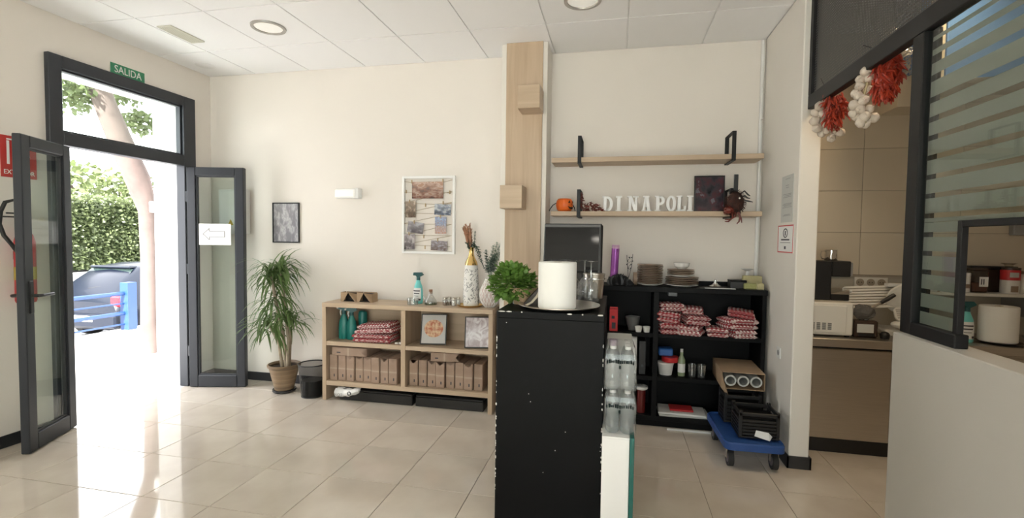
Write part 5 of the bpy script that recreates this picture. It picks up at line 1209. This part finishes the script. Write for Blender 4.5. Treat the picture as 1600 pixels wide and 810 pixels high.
def garlic_string(label, top, bottoms, r, Y):
    t = thing('garlic_string', label, 'garlic', top, group='garlic strings under the screen'); o_ = Vector(top)
    MB().tube([(0, 0, .10), (0, 0, 0), tuple(aY(*bottoms[len(bottoms)//2], Y)-o_), tuple(aY(*bottoms[-1], Y)-o_)], .006, 6).build('braided_stalk', 'straw', t)
    for i, (x, y) in enumerate(bottoms):
        c = aY(x, y, Y+random.uniform(-.02, .02))-o_; 
        bulb(t, c, r*random.uniform(.88, 1.12), (random.uniform(.9, 2.0), random.uniform(-.6, .6), random.uniform(-.9, .9)))
def chili_string(label, top, pts, Y, w, L, n, extra):
    t = thing('chili_string', label, 'chilies', top, group='dried chili strings under the screen'); o_ = Vector(top); mb = MB()
    P = [aY(*q, Y)-o_ for q in pts]
    for i in range(n):
        u = random.random()*(len(P)-1); k = min(int(u), len(P)-2); c = P[k].lerp(P[k+1], u-k)
        ww = w*(.45+.55*math.sin(PI*min(1, .2+u/(len(P)-1)*.8)))
        c = c+Vector((random.uniform(-ww, ww), random.uniform(-.05, .02), random.uniform(-.01, .01)))
        chili(mb, c, (random.uniform(-.5, .5), random.uniform(-.6, .2), random.uniform(-1.3, -.2)), random.uniform(L*.7, L*1.2), random.uniform(.005, .0085))
    mb.build('chilies', 'chili', t, smooth=60, kind='stuff')
    for nm, c0, dz in (('dry_stalks', P[0], 1), ('seed_tails', P[-1]+Vector((.01, -.02, 0)), -1)):
        mb = MB()
        for i in range(9): mb.tube([c0, c0+Vector((random.uniform(-.03, .03), random.uniform(-.02, .01), dz*random.uniform(.005, .035)))], .0024, 4)
        mb.build(nm, 'straw', t, kind='stuff')
    MB().tube([(0, 0, 0), tuple(Vector((PX-.035-o_.x, 0, 2.46-o_.z)))], .0018, 5).build('hanging_wire', 'black', t)
Yg = 3.22
tp = aY(1297, 152, Yg)
garlic_string('shorter garlic string at the left, beside the wall end', tuple(aY(1293, 150, Yg+.02)), [(1291, 154), (1281, 166), (1275, 176), (1286, 178), (1273, 189), (1285, 188), (1277, 200), (1287, 196), (1284, 209), (1292, 202), (1299, 216), (1313, 207), (1306, 205)], .028, Yg+.02)
chili_string('smaller red chili string at the left, over the shorter garlic', tuple(tp), [(1300, 148), (1303, 160), (1304, 172), (1301, 184), (1299, 197)], Yg-.03, .05, .05, 200, None)
Y2 = 2.72
garlic_string('longer garlic string at the right, beside the glass post', tuple(aY(1360, 108, Y2+.02)), [(1352, 112), (1344, 124), (1357, 122), (1343, 135), (1336, 146), (1341, 150), (1356, 142), (1351, 156), (1334, 164), (1348, 158), (1332, 178), (1344, 171), (1359, 170), (1338, 182), (1346, 185), (1352, 182), (1365, 184), (1344, 193), (1352, 193)], .0245, Y2+.02)
chili_string('larger red chili string at the right, over the longer garlic', tuple(aY(1386, 82, Y2)), [(1387, 84), (1385, 102), (1384, 120), (1380, 138), (1376, 152)], Y2-.03, .048, .05, 420, None)

# ================================================================== kitchen
KZ = .82
wk = S('wall_kitchen_tiled', 'kgrout', (1.27, 3.7, BW-.008, BW, 1.235, CZ))
for o, u, v in pieces(wk, 'wall_tile', 'ktile', cuts(1.873, .66, 1.27, 3.7), cuts(1.57, .325, 1.24, CZ), .004, lambda w, h: MB().box(-w/2, w/2, -.006, 0, -h/2, h/2, .001)):
    o.location = (u, BW-.008, v)
S('wall_splashback', 'ksplash', (1.27, 3.7, BW-.008, BW, 0, 1.222)); S('trim_1', 'steel', (1.27, 3.7, BW-.02, BW, 1.222, 1.236))
t = thing('undercounter_fridge', 'stainless undercounter fridge with dark plinth in the kitchen', 'fridge', (1.33, 3.76, 0))
B('carcass', 'black', t, (0, .62, .02, .5, .0, .755), b=.003); B('door', 'steel', t, (.02, .545, -.006, .02, .105, .745), b=.006); B('frame_post', 'black', t, (.55, .60, -.004, .02, .1, .755), b=.002)
t = thing('steel_base_cabinet', 'steel base cabinet to the right under the kitchen worktop', 'cabinet', (1.97, 3.78, 0)); B('carcass', 'steel', t, (0, 1.7, .0, .48, .1, .755), b=.003); B('foot', 'black', t, (.1, .14, .1, .14, 0, .1)); B('foot', 'black', t, (1.5, 1.54, .1, .14, 0, .1))
for k in range(3): dd = B('door', 'steel', t, (.01+.565*k, .555+.565*k, -.016, 0, .12, .74), b=.003); B('handle', 'chrome', dd, (.2+.565*k, .36+.565*k, -.03, -.016, .68, .695), b=.002)
t = thing('steel_worktop', 'long stainless steel worktop along the kitchen wall', 'worktop', (1.28, 3.73, 0)); B('top', 'steel', t, (0, 2.41, 0, .54, .762, KZ), b=.004)
def K(px, Y): return aY(px, 470, Y).x
# microwave seen from behind
x0, x1 = 1.30, aY(1335, 500, 3.80).x
t = thing('microwave', 'white microwave with vent slots at the left of the worktop', 'microwave', ((x0+x1)/2, 3.80, KZ)); w = (x1-x0)/2
B('casing', 'enamel', t, (-w, w, .012, .34, .012, .245), b=.01); B('raised_panel', 'enamel', t, (-w+.02, w-.045, .004, .014, .03, .225), b=.006)
mb = MB()
for k in range(5):
    for j in range(8): mb.box(-w+.045+k*.036, -w+.069+k*.036, .0030, .0045, .05+j*.0065, .0535+j*.0065)
mb.build('vent_slots', 'black', t, smooth=0)
for x in (-w+.03, w-.03): B('foot', 'black', t, (x-.012, x+.012, .02, .05, 0, .012), b=.001)
# coffee machine
t = thing('coffee_machine', 'black coffee machine standing on top of the microwave', 'machine', (1.53, 4.03, KZ+.246))
p0 = aY(1270, 407, 4.03); p1 = aY(1310, 470, 4.03); zt_ = p0.z-KZ-.246; xl = -.10
B('column', 'black', t, (xl, .03, -.08, .10, 0, zt_), b=.006); B('brew_head', 'black', t, (.03, .155, -.08, .12, zt_-.115, zt_), b=.006); B('head_front', 'grey', t, (.155, .175, -.06, .1, zt_-.11, zt_-.01), b=.004)
B('drip_tray', 'black', t, (.03, .15, -.08, .12, 0, .045), b=.004); MB().extr([(.03, .045), (.15, .045), (.15, .075), (.03, .05)], -.08, .12).build('cup_plate', 'steel', t); MB().ball((.165, -.05, 0.07), .014, 10, 8).build('knob', 'white', t)
t = thing('steel_jug', 'small steel milk jug on the coffee machine', 'jug', (1.53+.05, 4.03, p0.z)); MB().lathe([(0, 0), (.04, 0), (.042, .005), (.04, .078), (.043, .08), (.038, .078), (.036, .006), (0, .004)], 24).build('jug', 'chrome', t); MB().tube([(-.04, 0, .07), (-.066, 0, .068), (-.07, 0, .04), (-.06, 0, .015), (-.04, 0, .012)], .0035, 6).build('handle', 'chrome', t)
# sockets
t = thing('triple_socket', 'triple white wall socket above the meat slicer', 'socket', (1.955, BW-.009, 1.14)); B('plate', 'enamel', t, (-.115, .118, -.012, 0, 0, .085), b=.004)
for x in (-.074, .0, .074): s_ = MB().cyl((x, -.0135, .042), (x, -.004, .042), .028, n=20).build('socket_well', 'kgrout', t); MB().cyl((x-.01, -.0145, .042), (x-.01, -.012, .042), .004, n=8).cyl((x+.01, -.0145, .042), (x+.01, -.012, .042), .004, n=8).build('pin_hole', 'black', s_)
# slicer: tilted ribbed plates, round guard, handle
t = thing('meat_slicer', 'white ribbed meat slicer with black handle on the worktop', 'slicer', (1.93, 3.98, KZ))
o_ = Vector((1.93, 3.98, KZ))
def L_(px, py, Y=3.98): return aY(px, py, Y)-o_
B('base', 'enamel', t, (-.02, .26, -.06, .2, 0, .05), b=.012)
def ribbed(name, c, w, h, tilt, n, rx):
    mb = MB(); mb.X = Matrix.Translation(c) @ Matrix.Rotation(tilt, 4, 'Y') @ Matrix.Rotation(-.5, 4, 'X'); pts = []
    for cx, cz, a0 in ((w-rx, h-rx, 0), (-w+rx, h-rx, PI/2), (-w+rx, -h+rx, PI), (w-rx, -h+rx, 1.5*PI)):
        for k in range(5): a = a0+PI/2*k/4; pts.append((cx+rx*math.cos(a), cz+rx*math.sin(a)))
    mb.extr(pts, -.006, .006); q = mb.build(name, 'enamel', t)
    mb = MB(); mb.X = Matrix.Translation(c) @ Matrix.Rotation(tilt, 4, 'Y') @ Matrix.Rotation(-.5, 4, 'X')
    for k in range(n): z = -h+.02+(2*h-.04)*k/(n-1); mb.box(-w+.012, w-.012, -.011, -.006, z-.003, z+.003, .001)
    mb.build('rib', 'steel', q); return q
ribbed('carriage_plate', L_(1366, 464), .20, .085, -.06, 7, .035)
mb = MB(); c = L_(1413, 468, 3.93); mb.X = Matrix.Translation(c) @ Matrix.Rotation(-PI/2+.3, 4, 'X'); mb.lathe([(0, -.012), (.085, -.012), (.11, -.002), (.115, .008), (.10, .012), (0, .012)], 30); g_ = mb.build('blade_guard', 'enamel', t)
ribbed('lower_plate', L_(1420, 492, 3.90), .09, .05, 0, 5, .03)
MB().ball(L_(1415, 508, 3.9), (.09, .06, .032), 18, 10).build('motor_housing', 'enamel', t)
a, b_ = L_(1376, 474, 3.88), L_(1398, 461, 3.88)
MB().tube([L_(1362, 482, 3.88), a], .008, 8).build('handle_arm', 'steel', t); MB().tube([a, a.lerp(b_, .5), b_], [.012, .016, .013], 10).build('handle_grip', 'black', t)
B('top_bracket', 'white', t, tuple([L_(1385, 440).x, L_(1411, 440).x, -.02, .03, L_(1390, 448).z, L_(1390, 443).z]), b=.003)
t = thing('plastic_bag', 'crumpled grey plastic bag leaning on the microwave', 'bag', (aY(1352, 485, 3.86).x, 3.88, KZ+.10)); mb = MB().ball((0, 0, .075), (.07, .05, .055), 12, 8); mb.v = [(x+random.uniform(-.008, .008), y+random.uniform(-.008, .008), z+random.uniform(-.008, .008)) for x, y, z in mb.v]; mb.build('bag', glassy('grey_bag', (.7, .7, .7), .2, 1.4, (.3, .29, .28), .7), t, smooth=0)
t = thing('dispenser_box', 'small grey dispenser box below the plastic bag', 'box', (aY(1352, 508, 3.86).x, 3.88, KZ)); B('casing', 'smoke', t, (-.075, .075, -.04, .05, 0, .12), b=.01); B('label_window', 'sheet', t, (-.06, .045, -.042, -.04, .035, .095), b=.001); B('slot', 'black', t, (-.05, .05, -.043, -.04, .01, .028), b=.001)
t = thing('scale_weight', 'small black scale weight before the slicer', 'weight', (aY(1383, 515, 3.84).x, 3.84, KZ)); MB().lathe([(0, 0), (.026, 0), (.03, .03), (.02, .045), (0, .05)], 16).build('weight', 'black', t)

# right-hand part seen through the serving opening
t = spray('counter_spray', 'aqua spray bottle standing on the kitchen worktop', 'bottle', (2.36, 3.86, KZ), 'aqua', 'navy', 1.03, 0, labelled=True)
t = thing('kitchen_roll_tray', 'dark tray under the kitchen paper roll', 'tray', (2.565, 3.88, KZ)); MB().lathe([(0, .0), (.09, 0), (.12, .012), (.123, .012), (.09, .004), (0, .004)], 28).build('tray', 'smoke', t)
t = thing('kitchen_paper_roll', 'white paper roll standing on the kitchen worktop', 'roll', (2.555, 3.88, KZ+.012)); MB().lathe([(.022, 0), (.096, 0), (.102, .006), (.102, .235), (.098, .242), (.022, .242), (.022, 0)], 36).build('roll', 'tissue', t); MB().lathe([(.0215, 0), (.0215, .2425), (.019, .2425), (.019, 0)], 18).build('core', 'card', t)
t = thing('steel_ladles', 'steel ladles lying at the right of the worktop', 'utensils', (2.78, 3.88, KZ)); MB().tube([(-.08, 0, .10), (.2, .02, .10)], .01, 8).tube([(-.06, .03, .05), (.2, .04, .05)], .01, 8).build('ladle_handle', 'chrome', t); MB().ball((.0, .0, .05), (.05, .05, .05), 14, 10).build('ladle_bowl', pm('copper', (.4, .2, .13), .3, metal=.8), t); B('stand', 'steel', t, (-.02, .15, -.02, .06, 0, .03), b=.003)
# wall shelf with jars
SZ = aY(1540, 459, 4.02).z
t = thing('kitchen_wall_shelf', 'white wall shelf with jars above the kitchen worktop', 'shelf', (2.1, 4.02, SZ-.022)); B('board', 'enamel', t, (0, 1.5, 0, .25, 0, .022), b=.002); B('bracket', 'grey', t, (.72, .735, .02, .25, -.14, 0), b=.002); B('bracket', 'grey', t, (.1, .115, .02, .25, -.14, 0), b=.002)
def sx(px, Y=4.1): return aY(px, 440, Y).x
t = thing('white_can', 'white can at the left end in the serving opening', 'can', (sx(1505), 4.1, SZ)); MB().lathe([(0, 0), (.04, 0), (.04, .125), (0, .125)], 22).build('can', 'ceramic', t); MB().lathe([(.0405, .03), (.0405, .06)], 16, a0=PI, a1=1.7*PI).build('label_print', 'plate', t); MB().lathe([(.041, .12), (.041, .14), (0, .142)], 20).build('lid', 'white', t)
t = thing('sauce_jar', 'square glass jar half filled with dark sauce', 'jar', (sx(1525), 4.10, SZ)); B('jar', 'jarglass', t, (-.05, .05, -.05, .05, .002, .16), b=.01); B('sauce', 'dish', t, (-.046, .046, -.046, .046, .006, .075), b=.008); B('label', 'paper', t, (-.012, .042, -.0525, -.051, .045, .115), b=0); B('label_print', 'ink', t, (-.002, .004, -.0535, -.0525, .06, .1), (.012, .018, -.0535, -.0525, .06, .1), b=0); B('lid', 'smoke', t, (-.045, .045, -.045, .045, .16, .175), b=.004)
t = thing('smoked_box', 'dark smoked plastic box with black lid on the kitchen shelf', 'box', (sx(1545, 4.2), 4.19, SZ)); B('box', 'smoke', t, (-.145, .145, -.03, .06, 0, .165), b=.006); B('lid', 'black', t, (-.15, .15, -.034, .064, .165, .188), b=.004)
t = thing('white_round_tin', 'white tin with brown picture, lower of the stacked pair', 'tin', (sx(1578), 4.1, SZ)); MB().lathe([(0, 0), (.053, 0), (.053, .095), (0, .095)], 24).build('tin', 'ceramic', t); MB().lathe([(.0535, .012), (.0535, .055)], 10, a0=1.35*PI, a1=1.62*PI).build('picture', 'plate', t)
t = thing('red_round_tin', 'red tin stacked on the white tin on the shelf', 'tin', (sx(1578), 4.1, SZ+.0955)); MB().lathe([(0, 0), (.053, 0), (.053, .075), (0, .075)], 24).build('tin', 'red', t); MB().lathe([(.0535, .02), (.0535, .055)], 12, a0=1.3*PI, a1=1.62*PI).build('label', 'sheet', t); MB().lathe([(.054, .072), (.054, .088), (0, .089)], 24).build('lid', 'smoke', t)
t = thing('glass_dish', 'small glass dish on top of the red tin', 'dish', (sx(1575), 4.1, SZ+.185)); MB().lathe([(0, 0), (.02, 0), (.025, .02), (.045, .028), (.043, .03), (.02, .02)], 20).build('dish', 'jarglass', t)
t = thing('cream_jar', 'cream jar at the right edge of the kitchen shelf', 'jar', (sx(1602), 4.1, SZ)); MB().lathe([(0, 0), (.05, 0), (.052, .1), (.04, .12), (.04, .15), (0, .15)], 22).build('jar', 'enamel', t); MB().lathe([(.042, .14), (.042, .16), (0, .161)], 20).build('lid', 'plate', t)
for px, lab in ((1452, 'white tub behind the frosted stripes, left'), (1470, 'white box with brown side behind the frosted stripes')):
    t = thing('white_food_tub', lab, 'tub', (sx(px), 4.1, SZ), group='tubs behind the frosted glass'); B('tub', 'ceramic', t, (-.05, .03, -.04, .04, 0, .09), b=.006); B('side_label', 'plate', t, (.031, .05, -.04, .04, 0, .09), b=.002)
t = thing('wall_control_box', 'grey wall box with black screen at the right edge', 'control', (sx(1588, 4.27), BW-.015, aY(1588, 368, 4.26).z)); B('box', 'grey', t, (-.07, .09, -.05, 0, 0, .135), b=.005); B('screen', 'blackgloss', t, (-.01, .085, -.054, -.05, .055, .125), b=.002)
# hood, duct, bulkhead, lamp
p = aY(1478, 124, 3.3)
t = thing('extractor_hood', 'extractor hood still covered in blue film above the cooking line', 'hood', (p.x, 3.3, p.z)); B('hood_body', 'film', t, (0, 1.3, 0, .28, .0, CZ-p.z-.01), b=.004); B('hood_rim', 'steel', t, (-.01, 1.31, -.01, .28, -.03, .0), b=.003); B('corner_strip', 'kgrout', t, (-.06, -.01, .0, .06, 0, CZ-p.z-.01), b=.002)
p = aY(1402, 167, 4.0)
t = thing('boxed_bulkhead', 'cream boxed bulkhead high on the kitchen wall', 'box', (p.x, 4.0, p.z)); B('box', 'ktile', t, (0, .22, 0, .27, 0, CZ-p.z-.01), b=.003)
a, b_, c = aY(1396, 62, 3.7), aY(1408, 82, 3.6), aY(1422, 105, 3.5)
t = thing('foil_duct', 'crinkled silver foil duct between screen and hood', 'duct', tuple(a)); mb = MB(); pts = [Vector((-.02, .1, .25)), Vector((0, 0, 0)), b_-a, c-a]
fine = []; rr = []
for k in range(len(pts)-1):
    for j in range(10): fine.append(pts[k].lerp(pts[k+1], j/10)); rr.append(.075+.008*(j % 2))
mb.tube(fine, rr, 16).build('duct', 'foil', t, smooth=60)
t = thing('kitchen_ceiling_light', 'warm ceiling light panel over the kitchen worktop', 'light', (1.75, 3.1, CZ)); B('frame', 'white', t, (-.16, .16, -.16, .16, -.04, 0), b=.004); B('diffuser', pm('warm_lamp_face', (.9, .8, .6), .5, emit=(1, .78, .5), es=6), t, (-.14, .14, -.14, .14, -.046, -.04), b=.002)
area('kitchen_lamp', (1.75, 3.1, CZ-.06), .28, KLAMP, (1, .76, .48), shape='SQUARE')
